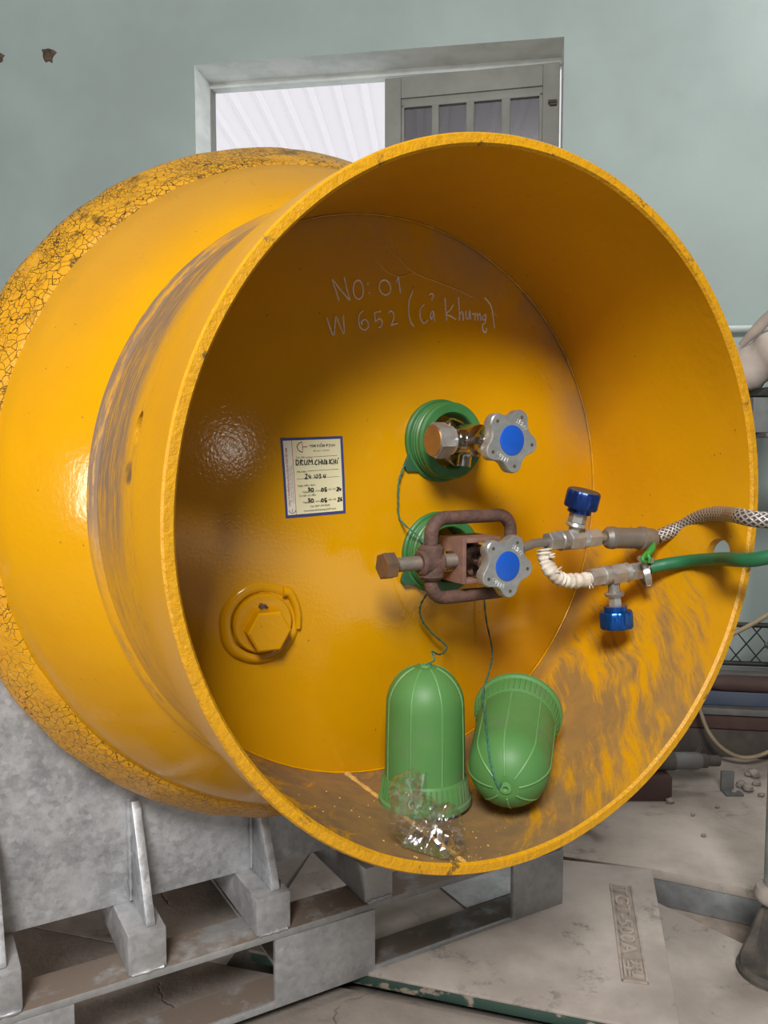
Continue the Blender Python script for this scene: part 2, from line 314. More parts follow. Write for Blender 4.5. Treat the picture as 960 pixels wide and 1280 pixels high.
t = NT('roof_sheet'); t.t.nodes.remove(t.p)
a1 = t.n('ShaderNodeBsdfDiffuse'); a1.inputs[0].default_value = (0.80, 0.76, 0.77, 1); a2 = t.n('ShaderNodeBsdfTranslucent'); a2.inputs[0].default_value = (0.93, 0.87, 0.89, 1)
mx = t.n('ShaderNodeMixShader'); mx.inputs[0].default_value = 0.75; t.put(mx.inputs[1], a1.outputs[0]); t.put(mx.inputs[2], a2.outputs[0]); t.put(t.o.inputs[0], mx.outputs[0]); M['roof_sheet'] = t.m
def clear(name, tint, gloss, rough):
    t = NT(name); t.t.nodes.remove(t.p)
    a1 = t.n('ShaderNodeBsdfTransparent'); a1.inputs[0].default_value = (*tint, 1); a2 = t.n('ShaderNodeBsdfGlossy'); a2.inputs[0].default_value = (1, 1, 1, 1); a2.inputs[1].default_value = rough
    lw = t.n('ShaderNodeLayerWeight'); lw.inputs[0].default_value = 0.35
    f = t.math('ADD', gloss, t.math('MULTIPLY', lw.outputs[1], 0.30), True)
    mx = t.n('ShaderNodeMixShader'); t.put(mx.inputs[0], f); t.put(mx.inputs[1], a1.outputs[0]); t.put(mx.inputs[2], a2.outputs[0]); t.put(t.o.inputs[0], mx.outputs[0]); M[name] = t.m
clear('clear_film', (0.94, 0.94, 0.935), 0.13, 0.16)
clear('dusty_glass', (0.36, 0.355, 0.36), 0.03, 0.15)

# ------------------------------------------------------------------ mesh helpers
def V(*a): return Vector(a)
def perp(n):
    n = n.normalized(); a = Vector((0, 0, 1)) if abs(n.z) < 0.9 else Vector((1, 0, 0))
    u = (a - n*a.dot(n)).normalized(); return u, n.cross(u)
def sweep(bm, pts, rad, seg=12, closed=False, caps=True, uvlen=None, squash=None):
    pts = [Vector(p) for p in pts]; n = len(pts)
    T = [((pts[(i+1) % n] - pts[i-1]) if closed else (pts[min(i+1, n-1)] - pts[max(i-1, 0)])).normalized() for i in range(n)]
    u, v = perp(T[0]); rings = []; L = [0.0]
    for i in range(1, n): L.append(L[-1] + (pts[i]-pts[i-1]).length)
    for i in range(n):
        if i: q = T[i-1].rotation_difference(T[i]); u = q @ u
        u = (u - T[i]*u.dot(T[i])).normalized(); v = T[i].cross(u)
        r = rad(i/(n-1)) if callable(rad) else (rad[i] if isinstance(rad, (list, tuple)) else rad)
        rings.append([bm.verts.new(pts[i] + (u*math.cos(2*PI*k/seg) + v*math.sin(2*PI*k/seg))*r) for k in range(seg)])
    uv = bm.loops.layers.uv.verify() if uvlen else None
    for i in range(n if closed else n-1):
        a, b = rings[i], rings[(i+1) % n]
        for k in range(seg):
            f = bm.faces.new((a[k], a[(k+1) % seg], b[(k+1) % seg], b[k]))
            if uv:
                for lp, (ii, kk) in zip(f.loops, ((i, k), (i, k+1), (i+1, k+1), (i+1, k))): lp[uv].uv = (kk/seg*uvlen[0], L[min(ii, n-1)]*uvlen[1])
    if caps and not closed:
        bm.faces.new(list(reversed(rings[0]))); bm.faces.new(rings[-1])
    return bm
def cr(pts, n=8, closed=False):
    pts = [Vector(p) for p in pts]; m = len(pts); out = []
    for i in range(m if closed else m-1):
        g = lambda j: pts[j % m] if closed else pts[max(0, min(m-1, j))]
        a, b, c, d = g(i-1), g(i), g(i+1), g(i+2)
        for k in range(n):
            s = k/n; out.append(0.5*((2*b) + (c-a)*s + (2*a-5*b+4*c-d)*s*s + (3*b-a-3*c+d)*s**3))
    if not closed: out.append(pts[-1])
    return out
def lathe(bm, prof, o=(0, 0, 0), axis=(0, 0, 1), seg=32, close=False, mats=None, rfun=None):
    """prof: (radius, height along axis); radius 0 makes a pole."""
    o = Vector(o); n = Vector(axis).normalized(); u, v = perp(n); rows = []
    for r, h in prof:
        if r < 1e-6: rows.append([bm.verts.new(o + n*h)])
        else: rows.append([bm.verts.new(o + n*h + (u*math.cos(2*PI*k/seg) + v*math.sin(2*PI*k/seg))*(r*(rfun(k, seg) if rfun else 1))) for k in range(seg)])
    m = len(rows)
    for i in range(m if close else m-1):
        a, b = rows[i], rows[(i+1) % m]
        for k in range(seg):
            k2 = (k+1) % seg
            if len(a) == 1 and len(b) == 1: continue
            if len(a) == 1: f = bm.faces.new((a[0], b[k2], b[k]))
            elif len(b) == 1: f = bm.faces.new((a[k], a[k2], b[0]))
            else: f = bm.faces.new((a[k], a[k2], b[k2], b[k]))
            if mats: f.material_index = mats[i]
    return bm
def cyl(bm, a, b, r, seg=16, r2=None, ch=0.0):
    a, b = Vector(a), Vector(b); L = (b-a).length; r2 = r if r2 is None else r2
    p = [(0, 0), (r-ch, 0), (r, ch), (r2, L-ch), (r2-ch, L), (0, L)] if ch else [(0, 0), (r, 0), (r2, L), (0, L)]
    return lathe(bm, p, a, b-a, seg)
def prism(bm, poly, o, ux, uy, dep, bev=0.0):
    """poly in (ux, uy), extruded by the vector dep"""
    o, ux, uy, dep = Vector(o), Vector(ux), Vector(uy), Vector(dep)
    a = [bm.verts.new(o + ux*p[0] + uy*p[1]) for p in poly]; b = [bm.verts.new(q.co + dep) for q in a]; n = len(a)
    fs = [bm.faces.new(a), bm.faces.new(list(reversed(b)))]
    fs += [bm.faces.new((a[i], b[i], b[(i+1) % n], a[(i+1) % n])) for i in range(n)]
    bmesh.ops.recalc_face_normals(bm, faces=fs)
    if bev:
        es = list({e for f in fs for e in f.edges}); bmesh.ops.bevel(bm, geom=es, offset=bev, segments=2, affect='EDGES', profile=0.6)
    return bm
def box(bm, lo, hi, bev=0.0):
    lo, hi = Vector(lo), Vector(hi)
    return prism(bm, [(lo.x, lo.y), (hi.x, lo.y), (hi.x, hi.y), (lo.x, hi.y)], (0, 0, lo.z), (1, 0, 0), (0, 1, 0), (0, 0, hi.z-lo.z), bev)
def bar(bm, a, b, wv, hv, bev=0.0):
    """a rectangular bar from a to b with half-width vector wv and half-height vector hv"""
    a, b, wv, hv = Vector(a), Vector(b), Vector(wv), Vector(hv)
    return prism(bm, [(-1, -1), (1, -1), (1, 1), (-1, 1)], a, wv, hv, b-a, bev)
def hexnut(bm, a, b, r, ch=0.12, rot=0.0):
    a, b = Vector(a), Vector(b); n = (b-a); L = n.length; n.normalize(); u, v = perp(n)
    def ring(h, s): return [bm.verts.new(a + n*h + (u*math.cos(PI/3*k+rot) + v*math.sin(PI/3*k+rot))*r*s) for k in range(6)]
    c = r*ch; R = [ring(0, 0.9), ring(c*0.6, 1), ring(L-c*0.6, 1), ring(L, 0.9)]
    for i in range(3):
        for k in range(6): bm.faces.new((R[i][k], R[i][(k+1) % 6], R[i+1][(k+1) % 6], R[i+1][k]))
    bm.faces.new(list(reversed(R[0]))); bm.faces.new(R[3]); return bm
def thread(bm, a, b, r, pitch, seg=14):
    a, b = Vector(a), Vector(b); L = (b-a).length; n = int(L/pitch); p = [(0, 0)]
    for i in range(n): p += [(r*0.9, i*pitch), (r, (i+0.35)*pitch), (r, (i+0.65)*pitch)]
    p += [(r*0.9, L), (0, L)]; return lathe(bm, p, a, b-a, seg)
def B(): return bmesh.new()

def thing(name, label, cat, loc, rotz=0.0, frame=MW, group=None, kind=None):
    o = bpy.data.objects.new(name, None); C_.objects.link(o); o.empty_display_size = 0.05
    mw = frame @ Matrix.Translation(Vector(loc)); o.matrix_world = mw; o['label'] = label; o['category'] = cat
    if group: o['group'] = group
    if kind: o['kind'] = kind
    o['_m'] = 0; del o['_m']; MATS[o.name] = mw
    return o
MATS = {}
def obj(name, bm, mat, parent=None, frame=MW, sharp=38, label=None, kind=None, recalc=True):
    if recalc: bmesh.ops.recalc_face_normals(bm, faces=bm.faces)
    bm.transform(frame)
    if parent is not None: pm = MATS[parent.name]
    else:
        xs = [v.co for v in bm.verts]
        pm = Matrix.Translation(((min(p.x for p in xs)+max(p.x for p in xs))/2, (min(p.y for p in xs)+max(p.y for p in xs))/2, min(p.z for p in xs)))
    bm.transform(pm.inverted())
    me = bpy.data.meshes.new(name); bm.to_mesh(me); bm.free()
    me.polygons.foreach_set('use_smooth', [True]*len(me.polygons)); me.set_sharp_from_angle(angle=math.radians(sharp))
    for m_ in (mat if isinstance(mat, (list, tuple)) else [mat]): me.materials.append(M[m_])
    o = bpy.data.objects.new(name, me); C_.objects.link(o)
    if parent is not None: o.parent = parent; MATS[o.name] = pm
    else: o.matrix_world = pm; MATS[o.name] = pm
    if label: o['label'] = label
    if kind: o['kind'] = kind
    return o
def tag(o, label, cat, group=None, kind=None):
    o['label'] = label; o['category'] = cat
    if group: o['group'] = group
    if kind: o['kind'] = kind
    return o
def dup(root, delta, label):
    """copy a thing, its parts and sub-parts, moved by a world vector"""
    mw = Matrix.Translation(delta) @ MATS[root.name]
    r = root.copy(); C_.objects.link(r); r.matrix_world = mw; r['label'] = label; MATS[r.name] = mw
    for ch in [q for q in root.children]:
        c = ch.copy(); C_.objects.link(c); c.parent = r; MATS[c.name] = mw
        for g in [q for q in ch.children]:
            d = g.copy(); C_.objects.link(d); d.parent = c
    return r
def text_verts(s, size=1.0, align='CENTER', depth=0.0, bold=0.0):
    cu = bpy.data.curves.new('txt', 'FONT'); cu.body = s; cu.size = size; cu.align_x = align; cu.extrude = depth; cu.offset = bold; cu.resolution_u = 3
    o = bpy.data.objects.new('txt', cu); C_.objects.link(o)
    dg = bpy.context.evaluated_depsgraph_get(); dg.update(); me = bpy.data.meshes.new_from_object(o.evaluated_get(dg))
    bm = B(); bm.from_mesh(me); bpy.data.meshes.remove(me); bpy.data.objects.remove(o); bpy.data.curves.remove(cu)
    return bm
def merge(dst, src):
    me = bpy.data.meshes.new('t'); src.to_mesh(me); src.free(); dst.from_mesh(me); bpy.data.meshes.remove(me)

#==SETTING==
# ------------------------------------------------------------------ the wall, with its window
WA = math.radians(9.2); WD = V(math.cos(WA), -math.sin(WA), 0); WN = V(math.sin(WA), math.cos(WA), 0); WQ = V(0, 3.15, 0)
MWALL = Matrix.Translation(WQ) @ Matrix.Rotation(-WA, 4, 'Z')      # x along, y outward, z up
def PWall(x, y, off=0.0):
    d = ray(x, y); t_ = ((WQ + WN*off) - EYE).dot(WN)/d.dot(WN); p = EYE + d*t_ - WQ
    return V(p.dot(WD), off, p.z)
q = [PWall(245, 81), PWall(705, 46), PWall(703.5, 185), PWall(243, 195)]
xl, xr = (q[0].x + q[3].x)/2, (q[1].x + q[2].x)/2; zt0, zt1 = q[0].z, q[1].z; zb = 1.05
DEP = 0.19
bm = B()
ox = [(-3.75, -0.05), (3.45, -0.05), (3.45, 3.3), (-3.75, 3.3)]; ix = [(xl, zb), (xr, zb), (xr, zt1), (xl, zt0)]
for yy in (0.0, DEP):
    o_ = [bm.verts.new((a, yy, b)) for a, b in ox]; i_ = [bm.verts.new((a, yy, b)) for a, b in ix]
    for k in range(4): bm.faces.new((o_[k], o_[(k+1) % 4], i_[(k+1) % 4], i_[k]))
    if yy == 0: of, if_ = o_, i_
    else:
        for k in range(4):
            bm.faces.new((of[k], of[(k+1) % 4], o_[(k+1) % 4], o_[k]))
            f = bm.faces.new((if_[k], if_[(k+1) % 4], i_[(k+1) % 4], i_[k])); f.material_index = 1
wall = obj('wall_back', bm, ['teal_plaster', 'white_limewash'], None, MWALL, kind='structure')
wall['label'] = 'pale teal plastered workshop wall with a window opening'
for (px, py, r) in ((61, 69, 0.036), (-2, 72, 0.030)):
    p = PWall(px, py); bm = B()
    lathe(bm, [(0, -0.003), (r*0.3, -0.003), (r*0.45, -0.009), (r*0.8, -0.007), (r, 0.004)], p, (0, 1, 0), 14, rfun=lambda k, s_: 0.75 + 0.45*mnoise.noise(V(k*0.9, px, 0)) + (0.25 if k in (3, 8, 12) else 0))
    obj('wall_crater', bm, 'dark_brown', wall, MWALL, 60)  # raised brown lump added in place of a drilled hole in broken plaster
# white margin around the opening
bm = B()
win = thing('window_1', 'window with white reveal and one grey-green barred steel shutter', 'window', (xl, DEP, zb), frame=MWALL, kind='structure'); del win['category']
fy0, fy1 = DEP - 0.03, DEP + 0.02
def wbar(nm, x0, x1, z0, z1, y0, y1, mat, par, zz1=None):
    b_ = B(); z1b = z1 if zz1 is None else zz1
    prism(b_, [(x0, z0), (x1, z0), (x1, z1b), (x0, z1)], (0, y0, 0), (1, 0, 0), (0, 0, 1), (0, y1-y0, 0), 0.0025)
    return obj(nm, b_, mat, par, MWALL)
wbar('window_frame', xl, xl+0.005, zb, zt0, fy0, fy1, 'frame_dark', win)
wbar('window_frame', xl, xr, zt0-0.022, zt0, fy0, fy1, 'white_limewash', win, zt1)
bm = B(); prism(bm, [(xl, zt0-0.022), (xr, zt1-0.018), (xr, zt1), (xl, zt0)], (0, fy0-0.001, 0), (1, 0, 0), (0, 0, 1), (0, 0.02, 0)); obj('window_frame', bm, 'white_limewash', win, MWALL)
wbar('window_sill', xl, xr, zb, zb+0.02, 0.0, DEP, 'white_limewash', win)
# the shutter in the right half
pl = PWall(482, 101, fy0); pr = PWall(700, 80, fy0)
sx0, sx1 = pl.x, pr.x; szl, szr = pl.z, pr.z
def zt(x): return szl + (szr-szl)*(x-sx0)/(sx1-sx0)
xs_ = [PWall(v, 130, fy0).x for v in (506, 540, 549, 583, 593, 627, 638, 674)]
sash = B()
st0, st1 = fy0-0.02, fy0+0.012
rail = 0.098
prism(sash, [(sx0, zb+0.03), (xs_[0]-0.012, zb+0.03), (xs_[0]-0.012, zt(xs_[0])), (sx0, szl)], (0, st0, 0), (1, 0, 0), (0, 0, 1), (0, st1-st0, 0), 0.003)
prism(sash, [(xs_[7]+0.012, zb+0.03), (sx1, zb+0.03), (sx1, szr), (xs_[7]+0.012, zt(xs_[7]))], (0, st0, 0), (1, 0, 0), (0, 0, 1), (0, st1-st0, 0), 0.003)
prism(sash, [(xs_[0]-0.012, zt(xs_[0])-rail+0.02), (xs_[7]+0.012, zt(xs_[7])-rail+0.02), (xs_[7]+0.012, zt(xs_[7])), (xs_[0]-0.012, zt(xs_[0]))], (0, st0, 0), (1, 0, 0), (0, 0, 1), (0, st1-st0, 0), 0.003)
prism(sash, [(xs_[0]-0.012, zb+0.03), (xs_[7]+0.012, zb+0.03), (xs_[7]+0.012, zb+0.13), (xs_[0]-0.012, zb+0.13)], (0, st0, 0), (1, 0, 0), (0, 0, 1), (0, st1-st0, 0), 0.003)
so = obj('shutter_sash', sash, 'sash_paint', win, MWALL)
inb = B(); iy0, iy1 = st0+0.008, st1-0.002
prism(inb, [(xs_[0]-0.012, zb+0.13), (xs_[0], zb+0.13), (xs_[0], zt(xs_[0])-rail), (xs_[0]-0.012, zt(xs_[0])-rail)], (0, iy0, 0), (1, 0, 0), (0, 0, 1), (0, iy1-iy0, 0), 0.002)
prism(inb, [(xs_[7], zb+0.13), (xs_[7]+0.012, zb+0.13), (xs_[7]+0.012, zt(xs_[7])-rail), (xs_[7], zt(xs_[7])-rail)], (0, iy0, 0), (1, 0, 0), (0, 0, 1), (0, iy1-iy0, 0), 0.002)
prism(inb, [(xs_[0]-0.012, zt(xs_[0])-rail-0.012), (xs_[7]+0.012, zt(xs_[7])-rail-0.012), (xs_[7]+0.012, zt(xs_[7])-rail+0.02), (xs_[0]-0.012, zt(xs_[0])-rail+0.02)], (0, iy0, 0), (1, 0, 0), (0, 0, 1), (0, iy1-iy0, 0), 0.002)
obj('inner_frame', inb, 'sash_paint', so, MWALL)
for a, b in ((1, 2), (3, 4), (5, 6)):
    b_ = B(); box(b_, (xs_[a], iy0, zb+0.13), (xs_[b], iy1, zt(xs_[a])-rail-0.006), 0.003); obj('shutter_bar', b_, 'sash_paint', so, MWALL)
for a, b in ((0, 1), (2, 3), (4, 5), (6, 7)):
    b_ = B(); prism(b_, [(xs_[a], zb+0.13), (xs_[b], zb+0.13), (xs_[b], zt(xs_[b])-rail-0.006), (xs_[a], zt(xs_[a])-rail-0.006)], (0, iy1-0.006, 0), (1, 0, 0), (0, 0, 1), (0, 0.004, 0)); obj('pane', b_, 'dusty_glass', so, MWALL)
p = PWall(692, 128, st0); b_ = B(); box(b_, (p.x-0.014, st0-0.012, p.z-0.012), (p.x+0.012, st0+0.002, p.z+0.004), 0.002); cyl(b_, (p.x-0.02, st0-0.012, p.z), (p.x+0.012, st0-0.012, p.z), 0.006, 8)
obj('latch', b_, 'dark_steel', so, MWALL)
# neighbouring translucent roof seen through the opening, and the wall that carries it
bm = B(); pitch = 0.17; X0, X1 = -3.2, 3.4; Y0, Y1 = 4.45, 9.0; zr = H + 2.2; prof = []
x_ = X0
while x_ < X1:
    prof += [(x_, zr), (x_+pitch*0.55, zr), (x_+pitch*0.65, zr+0.028), (x_+pitch*0.90, zr+0.028)]; x_ += pitch
dr = V(0.055, 1, 0).normalized()
A_ = [bm.verts.new(V(a, Y0, b)) for a, b in prof]; B_ = [bm.verts.new(V(a, Y0, b) + dr*(Y1-Y0)) for a, b in prof]
for i in range(len(prof)-1): bm.faces.new((A_[i], A_[i+1], B_[i+1], B_[i]))
ro = obj('outside_roof', bm, 'roof_sheet', None, MW, 20, kind='structure', recalc=False); ro['label'] = 'pale translucent corrugated roof sheet outside the window'
bm = B(); box(bm, (-3.4, 8.95, -0.1), (3.9, 9.1, zr-0.002)); obj('outside_wall', bm, 'white_limewash', None, MW, kind='structure')
bm = B(); box(bm, (-6, 3.9, -0.3), (6, 9.2, -0.06)); obj('outside_ground', bm, 'white_limewash', None, MW, kind='structure')  # unseen ground, made white to bounce sky light onto the window reveal
# ceiling and side walls of the workshop; the front stands open at a wide doorway
for nm, lo, hi in (('wall_left', (-3.8, -5.2, -0.1), (-3.6, 3.9, 3.318)), ('wall_right', (3.4, -5.2, -0.1), (3.6, 2.72, 3.318)), ('wall_front', (-3.6, -5.2, -0.1), (-2.4, -5.0, 3.318)), ('wall_front', (-1.2, -5.2, -0.1), (3.4, -5.0, 3.318)), ('wall_front', (-2.4, -5.2, 2.3), (-1.2, -5.0, 3.318))):
    bm = B(); box(bm, lo, hi); obj(nm, bm, 'dimmed_plaster', None, MW, kind='structure')
bm = B(); prism(bm, [(-3.8, -5.2), (3.6, -5.2), (3.6, 2.58), (2.95, 2.68), (-2.55, 3.55), (-3.8, 3.7)], (0, 0, 3.32), (1, 0, 0), (0, 1, 0), (0, 0, 0.06)); obj('ceiling', bm, 'ceiling_grey', None, MW, kind='structure')

# ------------------------------------------------------------------ platform scale pit and floor
ZD = H - 0.912                                     # top of the scale deck
DA = math.radians(-12.8); DU = V(math.cos(DA), math.sin(DA), 0); DV = V(-math.sin(DA), math.cos(DA), 0)
dcorner = PZ(815, 1086, ZD); dl, dw = 0.535, 0.74   # depth and width of the deck
def dkline(v_):
    q_ = v_ - dcorner; return q_.dot(DU), q_.dot(DV)
_f0, _f1 = dkline(PZ(500, 1224, ZD)), dkline(PZ(781, 1280, ZD)); _m = (_f1[1]-_f0[1])/(_f1[0]-_f0[0])
vR, vL = _f0[1] + _m*(0-_f0[0]), _f0[1] + _m*(-dw-_f0[0])          # front edge at the right and left ends
def DK(u, v, z=0.0): return dcorner + DU*u + DV*v + V(0, 0, z)    # u<=0 to the left, v<=0 to the front
ZS = H - 0.917; ZF = H - 0.942
fl = B()
f0 = PZ(430, 1234, ZF); f1 = PZ(580, 1263, ZF); fd = (f1-f0).normalized()
A0 = f0 - fd*3.2; A1 = f0 + fd*0.75
prism(fl, [(A0.x, A0.y), (A1.x, A1.y), (1.6, -0.6), (1.6, -3.0), (-4, -3.0)], (0, 0, ZF), (1, 0, 0), (0, 1, 0), (0, 0, -0.22), 0.004)
lf0 = DK(-dw-0.02, -dl-0.02); lf1 = DK(-dw-0.02, 0.0)
prism(fl, [(A0.x, A0.y+0.002), (lf0.x, f0.y+fd.y/fd.x*(lf0.x-f0.x)+0.002), (lf1.x, lf1.y), (lf1.x, 3.4), (-4, 3.4)], (0, 0, ZF), (1, 0, 0), (0, 1, 0), (0, 0, -0.22), 0.004)
floor = obj('floor', fl, 'shaded_concrete', None, MW, kind='structure'); floor['label'] = 'dusty cracked concrete workshop floor'
sl = B()
e0 = DK(-dw-0.02, 0.012); e1 = PZ(660, 1064, ZS); e2 = PZ(822, 1087, ZS); e3 = PZ(960, 1116, ZS); e4 = e3 + (e3-e2)*4
prism(sl, [(e0.x, e0.y), (e1.x, e1.y), (e2.x, e2.y), (e3.x, e3.y), (e4.x, e4.y), (3.2, 3.0), (lf1.x, 3.35)], (0, 0, ZS), (1, 0, 0), (0, 1, 0), (0, 0, -0.022), 0.004)
slab = obj('floor_slab', sl, 'dusty_concrete', None, MW, kind='structure'); slab['label'] = 'dusty raised concrete slab behind the scale'
sl = B()
prism(sl, [(e1.x, e1.y+0.004), (e2.x, e2.y+0.002), (e3.x, e3.y+0.002), (e4.x, e4.y+0.002), (3.2, 3.0), (lf1.x+0.02, 3.3)], (0, 0, ZS-0.0225), (1, 0, 0), (0, 1, 0), (0, 0, -0.058), 0.003)
obj('kerb', sl, 'grey_kerb', slab, MW)
sl = B(); prism(sl, [(e1.x, e1.y+0.02), (e2.x-0.02, e2.y-0.004), (e3.x, e3.y-0.03), (e4.x, e4.y-0.05), (3.2, 3.0), (lf1.x+0.02, 3.3)], (0, 0, ZS-0.082), (1, 0, 0), (0, 1, 0), (0, 0, -0.12), 0.01)
obj('kerb_footing', sl, 'iron_recess', slab, MW)
bm = B(); box(bm, (-2, 0.2, ZF-0.30), (3.2, 3.2, ZF-0.17)); obj('floor_pit', bm, 'pit_dirt', None, MW, kind='structure')

#==SCALE==
# ------------------------------------------------------------------ platform scale
sc = thing('platform_scale', 'dusty cast-iron platform scale with green-edged deck set in the floor', 'scale', DK(-dw/2, -dl/2, -ZD + ZF - 0.17))
bm = B(); prism(bm, [(-dw, vL), (0, vR), (0, 0), (-dw, 0)], DK(0, 0), DU, DV, (0, 0, -0.007), 0.003); obj('deck', bm, 'dusty_cast_iron', sc)
bm = B(); prism(bm, [(-dw+0.004, vL+0.002), (-0.002, vR+0.002), (-0.002, -0.004), (-dw+0.004, -0.004)], DK(0, 0, -0.0072), DU, DV, (0, 0, -0.020), 0.005); obj('deck_skirt', bm, 'chipped_green_edge', sc, label='chipped dark green edge of the deck')
# cast base with the column, lower and to the right
b0 = PZ(821, 1127, ZD-0.06); b1 = PZ(925, 1177, ZD-0.06); bd_ = (b1-b0).normalized()
bb = [DK(-dw+0.05, -0.06), DK(-0.06, -0.05), b0 + V(0, 0, 0), b1, b1 + bd_*0.35, b1 + bd_*0.35 + V(0.1, -0.25, 0), V(0.55, 1.12, 0), DK(-0.05, vR+0.06), DK(-dw+0.05, vL+0.07)]
bm = B(); prism(bm, [(p.x, p.y) for p in bb], (0, 0, ZD-0.06), (1, 0, 0), (0, 1, 0), (0, 0, -0.035), 0.004); obj('base_casting', bm, 'dusty_cast_iron', sc)
for lo, hi in (((0.1, 1.3, ZF-0.169), (0.16, 1.75, ZD-0.0951)), ((0.60, 1.32, ZF-0.169), (0.68, 1.5, ZD-0.0951))):
    bm = B(); box(bm, lo, hi); obj('support_block', bm, 'pit_dirt', sc)
# embossed plate on the deck
qc = [PZ(762, 1108, ZD), PZ(790, 1106, ZD), PZ(809, 1229, ZD), PZ(779, 1229, ZD)]     # far-left, far-right, near-right, near-left
fo = qc[0].lerp(qc[3], 0.0); fL = ((qc[3]+qc[2])/2 - (qc[0]+qc[1])/2); fl_ = fL.length; fx = fL.normalized(); fy = V(-fx.y, fx.x, 0); wd = ((qc[1]-qc[0]).length + (qc[2]-qc[3]).length)/2
fc = (qc[0]+qc[1]+qc[2]+qc[3])/4
bm = B()
for (a0, a1, b0_, b1_) in ((-fl_/2, fl_/2, -wd/2, -wd/2+0.004), (-fl_/2, fl_/2, wd/2-0.004, wd/2), (-fl_/2, -fl_/2+0.004, -wd/2, wd/2), (fl_/2-0.004, fl_/2, -wd/2, wd/2)):
    prism(bm, [(a0, b0_), (a1, b0_), (a1, b1_), (a0, b1_)], fc, fx, fy, (0, 0, 0.0028), 0.001)
pf = obj('plate_border', bm, 'lettering_iron', sc)
bm = B(); prism(bm, [(-fl_/2+0.003, -wd/2+0.003), (fl_/2-0.003, -wd/2+0.003), (fl_/2-0.003, wd/2-0.003), (-fl_/2+0.003, wd/2-0.003)], fc, fx, fy, (0, 0, 0.0006)); obj('plate_field', bm, 'iron_recess', sc)
tb = text_verts('TGT-500A \u578b', 1.0, 'CENTER', 0.5, 0.012)
xs = [v.co.x for v in tb.verts]; ys = [v.co.y for v in tb.verts]; tw, th = max(xs)-min(xs), max(ys)-min(ys); mx_, my_ = (max(xs)+min(xs))/2, (max(ys)+min(ys))/2
for v in tb.verts:
    a, b, c_ = (v.co.x-mx_)/tw*(fl_-0.022), (v.co.y-my_)/th*(wd-0.011), v.co.z
    v.co = fc + fx*a + fy*b + V(0, 0, 0.0005 + (0.0042 if c_ > 0 else 0))
obj('plate_lettering', tb, 'lettering_iron', sc, label='raised letters TGT-500A on the deck')
# column, collar and foot
cb = PZ(968, 1216, ZD-0.06); cx, cy = cb.x, cb.y; z0 = ZD-0.06
zt_ = PY(960, 1118, cy).z
bm = B(); cyl(bm, (cx, cy, zt_), (cx, cy, 0.80), 0.024, 20); obj('column', bm, 'grey_green_paint', sc)
bm = B(); lathe(bm, [(0, zt_-0.018), (0.026, zt_-0.018), (0.037, zt_-0.010), (0.040, zt_), (0.036, zt_+0.012), (0.026, zt_+0.018), (0, zt_+0.018)], (cx, cy, 0), (0, 0, 1), 24); obj('column_collar', bm, 'dusty_collar', sc)
bm = B()
for k in range(4):
    a = math.radians(-97 + 90*k); d = V(math.cos(a), math.sin(a), 0); s_ = V(-d.y, d.x, 0)
    prism(bm, [(0, 0.014), (0.062, 0.014), (0.062, 0.034), (0.03, zt_-z0-0.03), (0.016, zt_-z0-0.016), (0, zt_-z0-0.016)], V(cx, cy, z0) - s_*0.005, d, (0, 0, 1), s_*0.010, 0.002)
lathe(bm, [(0, 0.012), (0.042, 0.012), (0.038, 0.04), (0.026, zt_-z0-0.03), (0.024, zt_-z0-0.016), (0, zt_-z0-0.016)], (cx, cy, z0), (0, 0, 1), 8)
obj('column_foot', bm, 'dark_foot_iron', sc)
bm = B(); lathe(bm, [(0, 0.0), (0.066, 0.0), (0.066, 0.008), (0.058, 0.016), (0, 0.016)], (cx, cy, z0), (0, 0, 1), 24); obj('foot_flange', bm, 'dark_foot_iron', sc)

#==PALLET==
# ------------------------------------------------------------------ galvanised saddle pallet (drum frame)
YS, YB = 0.600, 0.500                   # depth of the saddle sheet and of the front channel's face
ZTOP, ZTB, ZBB = -0.650, -0.714, -0.842 # tube tops, tube bottoms (= channel top), channel bottom
pal = thing('saddle_pallet', 'galvanised steel pallet with saddle plate and ribs carrying the yellow drum', 'pallet', (0, 0.75, ZBB), frame=MD)
poly = [(-0.56, ZTOP), (0.56, ZTOP), (0.56, -0.20)]
poly += [(0.5168*math.sin(math.radians(a)), -0.5168*math.cos(math.radians(a))) for a in range(66, -67, -3)] + [(-0.56, -0.20)]
for k, yy in enumerate((YS, 1.30)):
    bm = B(); prism(bm, poly, (0, yy, 0), (1, 0, 0), (0, 0, 1), (0, 0.012, 0)); obj('saddle_plate', bm, 'galvanised', pal, MD)
tubes = [(PD(a, c, -YB).x, PD(b, c, -YB).x) for a, b, c in ((-38, 29, 1250), (160, 209, 1172), (321, 364, 1115), (457, 492, 1090))]
